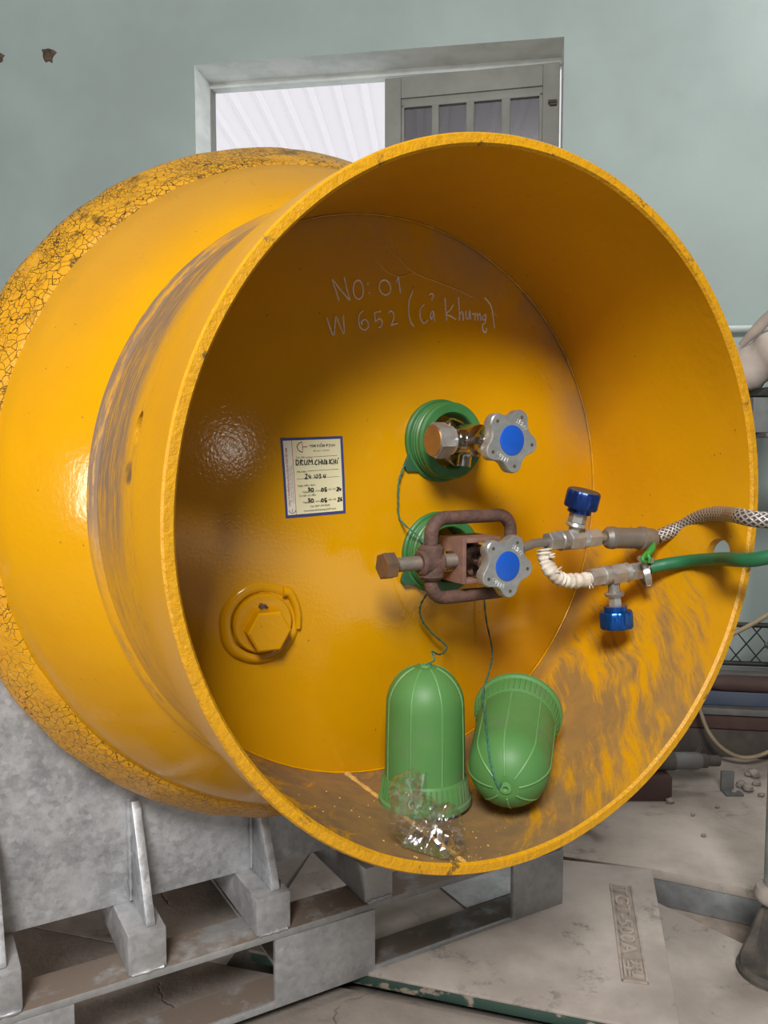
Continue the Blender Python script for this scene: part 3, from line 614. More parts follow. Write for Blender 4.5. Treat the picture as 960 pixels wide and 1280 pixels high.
for (ta, tb_) in tubes:
    bm = B(); box(bm, (ta, YB+0.002, ZTB+0.0005), (tb_, 1.42, ZTOP-0.0005), 0.004); tube = obj('cross_tube', bm, 'galvanised_dull', pal, MD)
    bm = B(); m_ = (ta+tb_)/2 + 0.008
    zg = ZTOP + 0.165
    prism(bm, [(YB+0.012, ZTOP), (YS-0.0005, ZTOP), (YS-0.0005, zg), (YS-0.012, zg+0.002), (YB+0.012, ZTOP+0.006)], (m_-0.007, 0, 0), (0, 1, 0), (0, 0, 1), (0.014, 0, 0), 0.002)
    obj('gusset', bm, 'galvanised', pal, MD)
    # weld beads along the gusset foot and the sheet
    bm = B(); rr_ = random.Random(int(ta*1000))
    pts = [V(m_-0.009, YS-0.003, ZTOP+0.004 + i*0.0085) for i in range(20)]
    sweep(bm, pts, [0.004*(0.6+0.8*rr_.random()) for _ in pts], 6)
    obj('weld_bead', bm, 'galvanised', pal, MD, 60); bm = B()
    pts = [V(ta+0.004 + i*0.006, YB+0.001, ZTB+0.002) for i in range(int((tb_-ta)/0.006))]
    sweep(bm, pts, [0.0032*(0.5+0.8*rr_.random()) for _ in pts], 6)
    obj('weld_bead', bm, 'galvanised', pal, MD, 60)
ub = [PD(a, b, -YB).x for a, b in ((93, 1265), (344, 1220), (468.5, 1170), (641, 1120), (703, 1110))]
bt = 0.012
bm = B(); box(bm, (-0.80, YB, ZTB-bt), (ub[4], YB+0.075, ZTB), 0.002); obj('channel_flange', bm, 'dirty_flange', pal, MD)
bm = B(); box(bm, (-0.80, YB, ZBB), (ub[4], YB+0.075, ZBB+0.008), 0.002); obj('channel_flange', bm, 'dirty_flange', pal, MD)
bm = B(); box(bm, (-0.80, YB-0.0012, ZBB+0.0002), (ub[4]-0.0005, YB+0.005, ZBB+0.0115), 0.001); obj('flange_lip', bm, 'galvanised_dull', pal, MD)  # pale strip added so the flange's front edge looks lit
for a, b in ((-0.80, ub[0]), (ub[1], ub[2]), (ub[3], ub[4])):
    bm = B(); box(bm, (a, YB-0.0016, ZBB+0.0004), (b, YB+0.008, ZTB-bt-0.0003), 0.0012); obj('channel_web', bm, 'galvanised_dull', pal, MD)
bm = B(); box(bm, (ub[4]-0.18, YB+0.076, ZBB+0.001), (ub[4], 1.42, ZBB+0.009), 0.002); obj('skid_plate', bm, 'galvanised_dull', pal, MD)
bm = B(); box(bm, (-0.80, 1.345, ZBB), (ub[4], 1.42, ZTB), 0.004); obj('rear_channel', bm, 'galvanised_dull', pal, MD)
bm = B(); box(bm, (ub[1]+0.04, YB+0.076, ZBB+0.001), (ub[2]-0.04, 1.42, ZBB+0.009), 0.002); obj('skid_plate', bm, 'dirty_flange', pal, MD)

#==DRUM==
# ------------------------------------------------------------------ the drum
drum = thing('gas_drum', 'large yellow steel gas drum lying on its side with open collar facing out', 'drum', (OX, OY, OZ), frame=MD)
AX = (0, 1, 0)
bm = B()
prof = [(0.4035, 0.2958), (0.418, 0.316), (0.436, 0.346), (0.456, 0.380), (0.476, 0.418), (0.4935, 0.456), (0.4935, 0.470)]
lathe(bm, prof, (0, 0, 0), AX, 144)
obj('shoulder', bm, 'yellow_enamel', drum, MD, 60)
bm = B(); rg = random.Random(3)
prof = [(0.490, 0.452), (0.4965, 0.4565), (0.504, 0.466), (0.516, 0.486), (0.529, 0.510), (0.538, 0.528), (0.5415, 0.543), (0.5395, 0.556), (0.531, 0.566), (0.518, 0.571), (0.514, 0.573)]
lathe(bm, prof, (0, 0, 0), AX, 180, rfun=lambda k, s_: 1.0 + 0.0016*mnoise.noise(V(k*0.35, 1.3, 0)))
bm.faces.ensure_lookup_table()
for v in bm.verts: v.co += V(0, 1, 0)*0.0035*mnoise.noise(v.co*14) + V(v.co.x, 0, v.co.z).normalized()*0.0016*mnoise.noise(v.co*40)
obj('rolling_hoop', bm, 'crackled_paint', drum, MD, 60)
bm = B(); lathe(bm, [(0.515, 0.570), (0.516, 0.70), (0.516, 1.34), (0.515, 1.47), (0.541, 1.50), (0.541, 1.52), (0.495, 1.58), (0.456, 1.66), (0.404, 1.745), (0.387, 1.745), (0, 1.79)], (0, 0, 0), AX, 96)
obj('barrel', bm, 'yellow_enamel', drum, MD)
bm = B(); prof = [(0, D0)] + [(r, dome(r, 0)) for r in (0.03, 0.07, 0.12, 0.17, 0.22, 0.27, 0.31, 0.345, 0.37, 0.390)]
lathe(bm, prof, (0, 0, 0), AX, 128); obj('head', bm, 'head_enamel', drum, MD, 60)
# open skirt: outer face, lip, inner face
bm = B(); outer = [(0.4045, 0.2965), (0.4065, 0.291), (0.404, 0.284), (0.398, 0.276), (0.3945, 0.24), (0.3945, 0.17), (0.3965, 0.13), (0.4005, 0.10), (0.4015, 0.06), (0.4010, 0.012), (0.4005, 0.003)]
lip = [(0.3985, 0.0), (0.3895, 0.0003)]; inner = [(0.3870, 0.004), (0.3868, 0.03), (0.3868, 0.12), (0.3868, 0.20), (0.3868, 0.27), (0.3868, 0.30)]
allp = outer + lip + inner; mts = [0]*(len(outer)-1) + [1, 1, 1] + [2]*(len(inner)-1)
def wob(k, s_): return 1.0 + 0.0012*mnoise.noise(V(k*0.23, 4.4, 0))
lathe(bm, allp, (0, 0, 0), AX, 192, mats=mts + [0], rfun=wob, close=True)
bmesh.ops.recalc_face_normals(bm, faces=bm.faces)
skm = bpy.data.meshes.new('skirt_tmp'); bm.to_mesh(skm); bm.free()
for mm in ('scuffed_enamel', 'rough_edge_paint', 'dusty_enamel'): skm.materials.append(M[mm])
sko = bpy.data.objects.new('skirt_tmp', skm); C_.objects.link(sko)
hr = PCyl(898, 690, 0.387); bm = B()
hl = V(-0.39, 0.125, 0.092)
for cpos, sgn in ((hr, 1), (hl, -1)):
    d = V(cpos.x, 0, cpos.z).normalized(); cyl(bm, V(0, cpos.y, 0) + d*0.33, V(0, cpos.y, 0) + d*0.46, 0.0185, 28)
bmesh.ops.recalc_face_normals(bm, faces=bm.faces)
cm_ = bpy.data.meshes.new('cut'); bm.to_mesh(cm_); bm.free(); cm_.materials.append(M['rough_edge_paint']); co_ = bpy.data.objects.new('cut', cm_); C_.objects.link(co_)
md = sko.modifiers.new('b', 'BOOLEAN'); md.object = co_; md.operation = 'DIFFERENCE'; md.solver = 'EXACT'
dg = bpy.context.evaluated_depsgraph_get(); dg.update(); skm2 = bpy.data.meshes.new_from_object(sko.evaluated_get(dg))
bm = B(); bm.from_mesh(skm2)
bpy.data.objects.remove(sko); bpy.data.objects.remove(co_); bpy.data.meshes.remove(skm); bpy.data.meshes.remove(cm_); bpy.data.meshes.remove(skm2)
obj('skirt', bm, ['scuffed_enamel', 'rough_edge_paint', 'dusty_enamel'], drum, MD, 30)
# weld round the inside of the skirt, weld along the skirt's seam
bm = B(); N_ = 220; rg = random.Random(5)
sweep(bm, [V(0.3855*math.cos(2*PI*k/N_), 0.2935, 0.3855*math.sin(2*PI*k/N_)) for k in range(N_)], [0.0014*(0.6+0.7*rg.random()) for _ in range(N_)], 6, closed=True)
obj('inner_weld', bm, 'head_enamel', drum, MD, 60)
bm = B(); pA, pB = PCyl(588, 1084, 0.387), PCyl(430, 965, 0.387)
pts = []
for k in range(40):
    s_ = k/39; y_ = 0.004 + s_*0.286; x_ = pA.x + (pB.x-pA.x)*min(1, max(0, (y_-pA.y)/(pB.y-pA.y))); pts.append(V(x_, y_, -math.sqrt(0.3872**2 - x_*x_)))
sweep(bm, pts, [0.0042*(0.6+0.6*rg.random()) for _ in pts], 8); obj('seam_weld', bm, 'crumb', drum, MD, 60)
# fusible plug with its boss
pc = PDome(327, 778); nrm = V(pc.x, -(RCROWN-(pc.y-D0)), pc.z).normalized()
nrm = V(pc.x*0.6, -1.4, pc.z*0.6).normalized()
bm = B(); lathe(bm, [(0.055, -0.004), (0.0535, 0.0), (0.049, 0.0028), (0.045, 0.0034), (0.041, 0.002), (0.0395, -0.002)], pc, nrm, 48, rfun=lambda k, s_: 1+0.05*mnoise.noise(V(k*0.2, 0, 2)))
pts = [pc + nrm*0.004 + perp(nrm)[0]*math.cos(a)*0.048 + perp(nrm)[1]*math.sin(a)*0.048 for a in [math.radians(v) for v in range(0, 61, 6)]]
plug = obj('plug_boss', bm, 'yellow_enamel', drum, MD)
bm = B(); pts = [PDome(x, y, 0.001) for x, y in ((353, 740), (361, 741), (368, 752), (372, 768), (372, 785))]
sweep(bm, cr(pts, 4), lambda s_: 0.0070*(1-0.4*s_), 10); obj('weld_lump', bm, 'yellow_enamel', plug, MD, 60)
bm = B(); lathe(bm, [(0, 0.009), (0.036, 0.009), (0.0385, 0.006), (0.0385, -0.003)], pc, nrm, 40); obj('plug_washer', bm, 'yellow_enamel', plug, MD)
hc = pc + V(0.003, 0, -0.006); bm = B(); hexnut(bm, hc + nrm*0.005, hc + nrm*0.026, 0.0285, 0.10, 0.52); obj('hex_head', bm, 'yellow_enamel', plug, MD, 20)
bm = B(); ch_ = PDome(327, 755, 0.0); rg = random.Random(9)
for _ in range(9):
    o_ = ch_ + nrm*0.0094 + V(rg.uniform(-.005, .005), 0, rg.uniform(-.003, .003)); box(bm, o_ - V(0.002, 0.0004, 0.0012), o_ + V(0.002, 0.0004, 0.0012))
obj('paint_chip', bm, 'dark_brown', plug, MD, kind='stuff')
# chalk handwriting
def chalkA(l): return [((400 + x/8.0), (330 + y/8.0)) for x, y in l]
def chalkB(l): return [((500 + x/7.385), (360 + y/7.385)) for x, y in l]
def ell(cx_, cy_, rx, ry, tilt=0.0, n=16): return [(cx_ + rx*math.cos(a)*math.cos(tilt) - ry*math.sin(a)*math.sin(tilt), cy_ + rx*math.cos(a)*math.sin(tilt) + ry*math.sin(a)*math.cos(tilt)) for a in [2*PI*k/n for k in range(n+1)]]
row1 = [[(190, 370), (155, 265), (120, 155), (200, 255), (290, 360)], [(240, 135), (265, 250), (298, 365)], ell(380, 257, 50, 95, -0.06), [(478, 185), (472, 212)], [(490, 282), (496, 298)], ell(647, 235, 56, 75, -0.25), [(765, 182), (780, 130), (790, 210), (804, 292)]]
row2 = [[(62, 535), (95, 630), (132, 720), (145, 620), (155, 525), (195, 615), (236, 702), (236, 600), (230, 512)], [(430, 465), (395, 500), (382, 560), (400, 630), (440, 660), (480, 630), (470, 570), (440, 555), (410, 580), (425, 605)],
        [(605, 475), (575, 478), (545, 490), (548, 540), (553, 575), (590, 545), (620, 578), (608, 625), (578, 634)], [(680, 495), (705, 467), (735, 500), (730, 560), (708, 612), (740, 600), (778, 595)], [(925, 270), (888, 370), (885, 500), (910, 590), (940, 630)]]
row3 = [[(220, 155), (188, 185), (180, 250), (198, 305), (225, 325), (255, 295)], [(270, 62), (288, 50), (306, 72), (292, 95), (295, 118)], [(300, 215), (284, 230), (278, 265), (290, 285), (303, 250), (306, 205), (312, 285), (322, 306)],
        [(413, 95), (420, 200), (428, 300)], [(490, 155), (460, 200), (425, 240), (470, 260), (515, 292)], [(538, 90), (543, 190), (548, 300)], [(549, 250), (565, 215), (578, 240), (583, 300)], [(605, 210), (610, 270), (628, 285), (640, 205), (648, 290)],
        [(668, 232), (676, 245), (685, 228), (692, 300)], [(690, 262), (702, 228), (712, 250), (718, 300)], [(720, 255), (732, 232), (740, 260), (746, 300)], [(785, 245), (762, 262), (765, 295), (785, 285), (790, 240), (786, 315), (760, 340), (765, 390), (788, 415), (797, 372)], [(780, 90), (830, 150), (852, 220), (863, 310), (872, 372)]]
def chalk(nm, rows):
    bm = B()
    for st, fn in rows:
        pts = [PDome(a, b, 0.0003) for a, b in fn(st)]
        if len(pts) < 2: continue
        sweep(bm, cr(pts, 3) if len(pts) > 2 else pts, 0.00105, 6)
    return obj(nm, bm, 'chalk', drum, MD, 60)
chalk('chalk_number', [(s_, chalkA) for s_ in row1]); chalk('chalk_weight', [(s_, chalkA) for s_ in row2]); chalk('chalk_note', [(s_, chalkB) for s_ in row3])
# raised paint runs on the head
bm = B()
for l in ([(481, 306), (497, 322), (516, 340), (545, 352), (575, 364), (605, 380), (622, 396)], [(470, 326), (484, 340), (500, 346), (515, 341)], [(656, 444), (663, 462), (672, 478), (676, 488)], [(669, 455), (682, 475), (690, 487)]):
    sweep(bm, cr([PDome(a, b, -0.0003) for a, b in l], 4), 0.0014, 6)
obj('paint_run', bm, 'head_enamel', drum, MD, 60)

#==VALVES==
# ------------------------------------------------------------------ cap collars, valves
c1 = PDome(549, 551); c2 = PDome(545, 690)
FR = V(0, -1, 0)
def ring_at(c): return V(c.x, dome(c.x, c.z), c.z)
def make_collar(c, label):
    b = ring_at(c); t_ = thing('cap_collar', label, 'collar', b, frame=MD, group='threaded green collars around the valves')
    bm = B(); lathe(bm, [(0.040, -0.003), (0.0555, -0.003), (0.0565, 0.001), (0.0565, 0.006), (0.0545, 0.008), (0.0525, 0.008), (0.0525, 0.011), (0.0510, 0.0125), (0.0525, 0.014), (0.0525, 0.0165), (0.0505, 0.0175), (0.0520, 0.0195), (0.0520, 0.0225), (0.0500, 0.024), (0.0515, 0.026), (0.0515, 0.031), (0.0490, 0.034), (0.0385, 0.034), (0.0370, 0.032), (0.0370, -0.003)], b, FR, 56)
    obj('threaded_ring', bm, 'collar_green', t_, MD, 28)
    bm = B(); a = math.radians(213); d = V(math.cos(a), 0, math.sin(a)); s_ = V(-d.z, 0, d.x)
    prism(bm, [(0.048, -0.017), (0.062, -0.009), (0.069, -0.004), (0.069, 0.005), (0.062, 0.009), (0.048, 0.020)], b + FR*0.002, d, s_, FR*0.005, 0.001)
    obj('tether_lug', bm, 'dark_green_tab', t_, MD, label='dark green lug with a hole for the cord')
    return t_
make_collar(c1, 'upper green threaded collar ring screwed to the yellow head around the valve')
make_collar(c2, 'lower green threaded collar ring half hidden behind the rusty yoke')
def wheel_profile(n=120):
    out = []
    for k in range(n):
        a = 2*PI*k/n; q = math.cos(5*(a-math.radians(62)))
        r = 0.0355 + 0.0052*math.copysign(abs(q)**0.75, q); out.append((a, r))
    return out
SN, SW = 0.078, 0.158           # height above the head of the outlet and of the wheel's front face
def make_valve(c, label, capped):
    b = ring_at(c); t_ = thing('cylinder_valve', label, 'valve', b, frame=MD, group='gas valves on the drum head')
    P = lambda h, dx=0, dz=0: b + FR*h + V(dx, 0, dz)
    bm = B(); lathe(bm, [(0, -0.004), (0.025, -0.004), (0.025, 0.012), (0.017, 0.016), (0.016, 0.045), (0.0205, 0.050), (0.0215, 0.062), (0.0205, 0.094), (0.0165, 0.100), (0.0155, 0.108), (0.018, 0.112), (0.021, 0.128), (0.0225, 0.140), (0.020, 0.147), (0, 0.147)], b, FR, 32)
    cyl(bm, P(SN), P(SN, -0.028), 0.0155, 20); thread(bm, P(SN, -0.026), P(SN, -0.042), 0.0145, 0.0018)
    cyl(bm, P(SN), P(SN, 0.020, -0.006), 0.009, 14); cyl(bm, P(0.062, 0, -0.01), P(0.062, -0.004, -0.034), 0.010, 14)
    obj('valve_body', bm, 'chrome', t_, MD, 28)
    bm = B(); hexnut(bm, P(0.106), P(0.124), 0.0205, 0.1, 0.3); obj('packing_nut', bm, 'chrome', t_, MD, 20)
    if capped:
        bm = B(); hexnut(bm, P(SN, -0.040), P(SN, -0.062), 0.0235, 0.10, 0.2); oc = obj('outlet_cap', bm, 'steel_fitting', t_, MD, 20)
        bm = B(); cyl(bm, P(SN, -0.0615), P(SN, -0.0632), 0.0200, 28, ch=0.0008); obj('cap_face', bm, 'brass_worn', oc, MD, 30, label='worn brassy end face of the outlet cap')
        bm = B(); cyl(bm, P(SN, -0.036), P(SN, -0.0405), 0.019, 20); obj('cap_washer', bm, 'steel_bright', t_, MD)
        bm = B(); w1_ = [P(0.075, -0.037, 0.019), P(0.068, -0.030, 0.026), P(0.05, -0.010, 0.028), P(0.04, 0.014, 0.020), P(0.036, 0.024, -0.004), P(0.040, 0.016, -0.024), P(0.05, -0.006, -0.032), P(0.068, -0.028, -0.027), P(0.074, -0.036, -0.020)]
        sweep(bm, cr(w1_, 6), 0.0016, 8)
        for pz in (0.0205, -0.0215):
            sweep(bm, [P(SN-0.003, -0.037+0.004*math.cos(a_), pz+0.004*math.sin(a_)) for a_ in [2*PI*k/12 for k in range(12)]], 0.0013, 6, closed=True)
        obj('retaining_wire', bm, 'chrome', t_, MD)
    bm = B(); pf_ = wheel_profile(); rows = []
    for h, s_ in ((SW-0.0165, 0.93), (SW-0.0135, 0.985), (SW-0.004, 1.0), (SW-0.0012, 0.985), (SW, 0.955)):
        rows.append([bm.verts.new(P(h, r*s_*math.cos(a), r*s_*math.sin(a))) for a, r in pf_])
    n = len(pf_)
    for i in range(4):
        for k in range(n): bm.faces.new((rows[i][k], rows[i][(k+1) % n], rows[i+1][(k+1) % n], rows[i+1][k]))
    bm.faces.new(list(reversed(rows[0]))); bm.faces.new(rows[-1])
    wh = obj('handwheel', bm, 'wheel_metal', t_, MD, 32)
    bm = B(); lathe(bm, [(0.0185, SW-0.001), (0.0182, SW+0.0010), (0.0165, SW+0.0016), (0, SW+0.0018)], b, FR, 40); obj('hub_disc', bm, 'blue_disc', wh, MD, label='bright blue plastic hub disc')
    for k in range(5):
        bm = B(); a = math.radians(62 + 72*k); lathe(bm, [(0.0022, SW-0.002), (0.0022, SW+0.0004), (0, SW+0.0005)], P(0, 0.0318*math.cos(a), 0.0318*math.sin(a)), FR, 10)
        obj('rim_hole', bm, 'hole_dark', wh, MD)
    for word, ac, out in (('OPEN', 235, False), ('SHUT', 50, True)):
        tb = text_verts(word, 0.0078, 'CENTER', 0.0004, 0.0001)
        for v in tb.verts:
            xx, yy, zz = v.co
            if out: a = math.radians(ac) - xx/0.025; r = 0.0222 + yy
            else: a = math.radians(ac) + xx/0.025; r = 0.0278 - yy
            v.co = P(SW + (0.0005 if zz > 0 else -0.0003), r*math.cos(a), r*math.sin(a))
        obj('cast_lettering', tb, 'wheel_letter', wh, MD, 30)
    return t_
make_valve(c1, 'upper valve with five-lobed handwheel and brass-capped outlet on the drum head', True)
make_valve(c2, 'lower valve with five-lobed handwheel clamped inside the rusty yoke', False)

# ------------------------------------------------------------------ rusty yoke clamp on the lower valve
b2 = ring_at(c2); P2 = lambda h, dx=0, dz=0: b2 + FR*h + V(dx, 0, dz)
yk = thing('yoke_clamp', 'rusty yoke clamp with a long hex bolt gripping the lower valve', 'clamp', P2(SN, 0, -0.05), frame=MD)
HY = SN + 0.010
bm = B(); cn = [(-0.066, -0.046), (0.060, -0.046), (0.060, 0.056), (-0.066, 0.056)]; pts = []
for i, (x, z) in enumerate(cn):
    sx_ = 1 if x > 0 else -1; sz_ = 1 if z > 0 else -1; r = 0.021; a0 = {(-1, -1): 180, (1, -1): 270, (1, 1): 0, (-1, 1): 90}[(sx_, sz_)]
    for k in range(7):
        a = math.radians(a0 + 15*k); pts.append(P2(HY, x - sx_*r + r*math.cos(a), z - sz_*r + r*math.sin(a)))
    nx = cn[(i+1) % 4]
    pa = pts[-1]
pp = []
for i in range(len(pts)):
    a, b_ = pts[i], pts[(i+1) % len(pts)]; m = max(1, int((b_-a).length/0.012)); pp += [a.lerp(b_, j/m) for j in range(m)]
sweep(bm, pp, [0.0088 + 0.0006*mnoise.noise(p*60) for p in pp], 14, closed=True)
obj('yoke_frame', bm, 'rust_coat', yk, MD, 60)
bm = B(); cyl(bm, P2(HY, -0.066, -0.021), P2(HY, -0.066, 0.023), 0.0165, 20, ch=0.004); cyl(bm, P2(HY, -0.084, 0.001), P2(HY, -0.052, 0.001), 0.017, 20, ch=0.003)
obj('bolt_boss', bm, 'rust_coat', yk, MD)
bm = B(); cyl(bm, P2(HY, 0.048, 0.006), P2(HY, 0.074, 0.006), 0.0165, 20, ch=0.003); obj('pipe_boss', bm, 'rust_coat', yk, MD)
bm = B(); thread(bm, P2(HY, -0.122, 0.001), P2(HY, -0.022, 0.001), 0.0092, 0.0022, 16); ysb = obj('clamp_bolt', bm, 'steel_dirty', yk, MD, 30)
bm = B(); hexnut(bm, P2(HY, -0.138, 0.001), P2(HY, -0.121, 0.001), 0.0172, 0.1, 0.25); obj('bolt_head', bm, 'bolt_head', ysb, MD, 20, label='brown weathered hex bolt head')
bm = B(); z0_, z1_ = -0.028, 0.030
for (xa, xb, ha, hb, za, zb_) in ((-0.030, -0.024, SN-0.026, SN+0.028, z0_, z1_), (-0.024, 0.030, SN-0.026, SN+0.028, z1_-0.006, z1_), (-0.024, 0.030, SN-0.026, SN-0.020, z0_, z1_-0.006), (-0.024, 0.000, SN-0.020, SN+0.028, z0_, z0_+0.006)):
    box(bm, (b2.x+xa, b2.y-hb, b2.z+za), (b2.x+xb, b2.y-ha, b2.z+zb_), 0.0015)
obj('saddle_block', bm, 'rust_pink', yk, MD, 25, label='pinkish rusty block around the valve outlet')

# ------------------------------------------------------------------ pipework on the right
def hexbar(bm, a, b, r): return hexnut(bm, a, b, r, 0.12, 0.3)
sE = -(b2.y - HY)                                   # plane of the yoke (as s)
q0 = P2(HY, 0.070, 0.006)
ma = thing('hose_manifold', 'steel pipe manifold with two blue knob valves beside the lower valve', 'manifold', q0, frame=MD)
Q = lambda x, y, s: PD(x, y, s)
k0, k1 = Q(681, 678, sE), Q(752, 672, sE+0.005)
bm = B(); sweep(bm, [q0 - V(0.006, 0, 0), Q(668, 679, sE), k0, Q(692, 676, sE)], 0.0062, 12); obj('inlet_pipe', bm, 'steel_dirty', ma, MD)
def tee(a, b, mid, knob_dir, bright):
    """a fitting body from a to b with a side neck at mid"""
    bm = B(); ax = (b-a).normalized(); L = (b-a).length
    hexbar(bm, a, a + ax*L*0.24, 0.0135); cyl(bm, a + ax*L*0.22, a + ax*L*0.40, 0.0145, 18, 0.0125, 0.002)
    hexbar(bm, a + ax*L*0.38, a + ax*L*0.64, 0.0155); cyl(bm, a + ax*L*0.62, a + ax*L*0.74, 0.0125, 18, 0.0145, 0.002); hexbar(bm, a + ax*L*0.74, b, 0.0135)
    return bm
ta, tb_ = Q(684, 677, sE), Q(747, 672, sE)
te = obj('tee_fitting', tee(ta, tb_, None, None, False), 'steel_fitting', ma, MD, 24)
def knob(base, d, bright, par, nm_extra):
    d = d.normalized(); kb = 'blue_anodised_bright' if bright else 'blue_anodised'
    bm = B(); cyl(bm, base, base + d*0.016, 0.0085, 14); lathe(bm, [(0, 0.014), (0.0125, 0.014), (0.0145, 0.016), (0.0125, 0.020), (0, 0.020)], base, d, 20)
    nk = obj('knob_stem', bm, 'steel_fitting', ma, MD, 30)
    bm = B(); hexbar(bm, base + d*0.020, base + d*0.036, 0.0125 if not bright else 0.0095); obj('stem_nut', bm, 'steel_bright' if bright else 'steel_fitting', nk, MD, 20)
    bm = B(); cyl(bm, base + d*0.034, base + d*0.042, 0.0165, 24)
    lathe(bm, [(0, 0.041), (0.0225, 0.041), (0.024, 0.0435), (0.024, 0.063), (0.0225, 0.0655), (0, 0.0655)], base, d, 48, rfun=lambda k, s_: 1.0 - (0.07 if (k % 6) in (0,) else (0.03 if (k % 6) in (1, 5) else 0)))
    kn = obj('blue_knob', bm, kb, ma, MD, 30, label='blue anodised knob')
    if not bright:
        bm = B(); lathe(bm, [(0.0215, 0.0650), (0.0205, 0.0665), (0, 0.0672)], base, d, 32); obj('knob_face', bm, 'knob_top_brown', kn, MD, label='dirt-browned knob face')
m1 = Q(716.5, 663, sE); knob(m1 - V(0, 0, 0.008), V(0.10, -0.22, 1.0), False, ma, '')
bm = B(); cyl(bm, tb_ - V(0.004, 0, 0), Q(760, 672, sE+0.004), 0.0065, 14); obj('nipple', bm, 'steel_dirty', ma, MD)
# taped branch down to the lower tee
s2 = sE + 0.012
bm = B(); rg = random.Random(2)
pts = cr([Q(680, 686, sE+0.004), Q(682, 700, sE+0.006), Q(689, 714, s2), Q(701, 724, s2), Q(718, 726, s2), Q(742, 723, s2)], 9)
sweep(bm, pts, [0.0088 + 0.0018*rg.random() + 0.0012*math.sin(i*1.9) for i in range(len(pts))], 14)
br = obj('taped_branch', bm, 'tape_white', ma, MD, 60, label='branch pipe wound with frayed white tape')
bm = B()
for (x, y, dx, dy) in ((687, 695, 7, 1), (694, 715, 6, -3), (737, 729, 3, 3)):
    p_ = Q(x, y, s2+0.008); e_ = Q(x+dx, y+dy, s2+0.012)
    for j in range(5):
        o_ = V(rg.uniform(-.002, .002), rg.uniform(-.002, .002), rg.uniform(-.003, .003)); sweep(bm, [p_+o_*0.4, p_.lerp(e_, .5)+o_, e_+o_*1.8], [0.0018, 0.0014, 0.0005], 5)
obj('frayed_tape', bm, 'tape_white', br, MD, 60, kind='stuff')
tc, td = Q(737, 722, s2), Q(802, 713, s2+0.012)
obj('tee_fitting', tee(tc, td, None, None, True), 'steel_fitting', ma, MD, 24)
knob(Q(767, 728, s2+0.004), V(0.05, -0.08, -1.0), True, ma, '')
# braided hose
hp = [Q(756, 672, sE+0.004), Q(775, 673, sE+0.008), Q(800, 673, sE+0.014), Q(822, 671, sE+0.022), Q(846, 661, sE+0.035), Q(866, 650, -0.10), Q(888, 643, -0.06), Q(912, 643, -0.01), Q(938, 648, 0.05), ] + [MD.inverted() @ V(*v_) for v_ in ((0.535, 1.01, 0.826), (0.70, 0.95, 0.72), (0.88, 0.86, 0.42), (1.06, 0.72, ZF+0.03), (1.4, 0.52, ZF+0.0108), (1.9, 0.3, ZF+0.0108))]
hs = thing('braided_hose', 'braided steel hose arching from the manifold out over the drum rim', 'hose', hp[0], frame=MD)
bm = B(); pts = cr(hp[3:], 10); sweep(bm, pts, 0.0102, 20, uvlen=(8, 125)); obj('braid', bm, 'braided_steel', hs, MD, 60)
bm = B(); ax = (hp[2]-hp[0]).normalized()
lathe(bm, [(0, 0), (0.011, 0), (0.0158, 0.006), (0.0165, 0.014)], hp[0], ax, 20); L = (hp[2]-hp[0]).length
lathe(bm, [(0.0165, 0.012), (0.0152, 0.020), (0.0152, L*0.98), (0.0175, L*1.0), (0.0175, L*1.10), (0.0155, L*1.12), (0.0150, L*1.36), (0.0135, L*1.40), (0.010, L*1.42)], hp[0], ax, 20)
obj('hose_ferrule', bm, 'steel_dirty', hs, MD, 30)
# green hose with clip
gp = [Q(799, 712, s2+0.012), Q(812, 710, s2+0.02), Q(835, 705, s2+0.035), Q(866, 701, -0.08), Q(900, 699, -0.02), Q(935, 700, 0.05), ] + [MD.inverted() @ V(*v_) for v_ in ((0.53, 0.99, 0.798), (0.68, 0.90, 0.69), (0.84, 0.76, 0.38), (1.0, 0.58, ZF+0.03), (1.35, 0.32, ZF+0.0098), (1.8, 0.1, ZF+0.0098))]
gh = thing('green_hose', 'smooth green rubber hose leaving the lower tee out over the drum rim', 'hose', gp[1], frame=MD)
bm = B(); sweep(bm, cr(gp[1:], 8), 0.0092, 18); obj('hose_tube', bm, 'green_hose', gh, MD, 60)
bm = B(); cyl(bm, gp[0], gp[1] + (gp[1]-gp[0])*0.4, 0.0062, 14); obj('hose_barb', bm, 'steel_dirty', gh, MD)
ax = (gp[2]-gp[1]).normalized(); cc = gp[1] - ax*0.006 + V(0, 0, -0.008); u_, v_ = perp(ax)
bm = B(); lathe(bm, [(0.0185, -0.0045), (0.0192, -0.0045), (0.0192, 0.0045), (0.0185, 0.0045)], cc, ax, 40, close=True)
for k in range(26):
    a = math.radians(140 + k*10); p_ = cc + (u_*math.cos(a) + v_*math.sin(a))*0.0192
    bar(bm, p_ - ax*0.003, p_ + ax*0.003, (u_*-math.sin(a) + v_*math.cos(a))*0.0009, (u_*math.cos(a) + v_*math.sin(a))*0.0005)
box(bm, cc + V(-0.006, -0.006, 0.017), cc + V(0.006, 0.008, 0.026), 0.002); cyl(bm, cc + V(0, -0.012, 0.0215), cc + V(0, 0.012, 0.0215), 0.0045, 10)
obj('hose_clip', bm, 'steel_fitting', gh, MD, 30, label='perforated steel worm-drive hose clip')
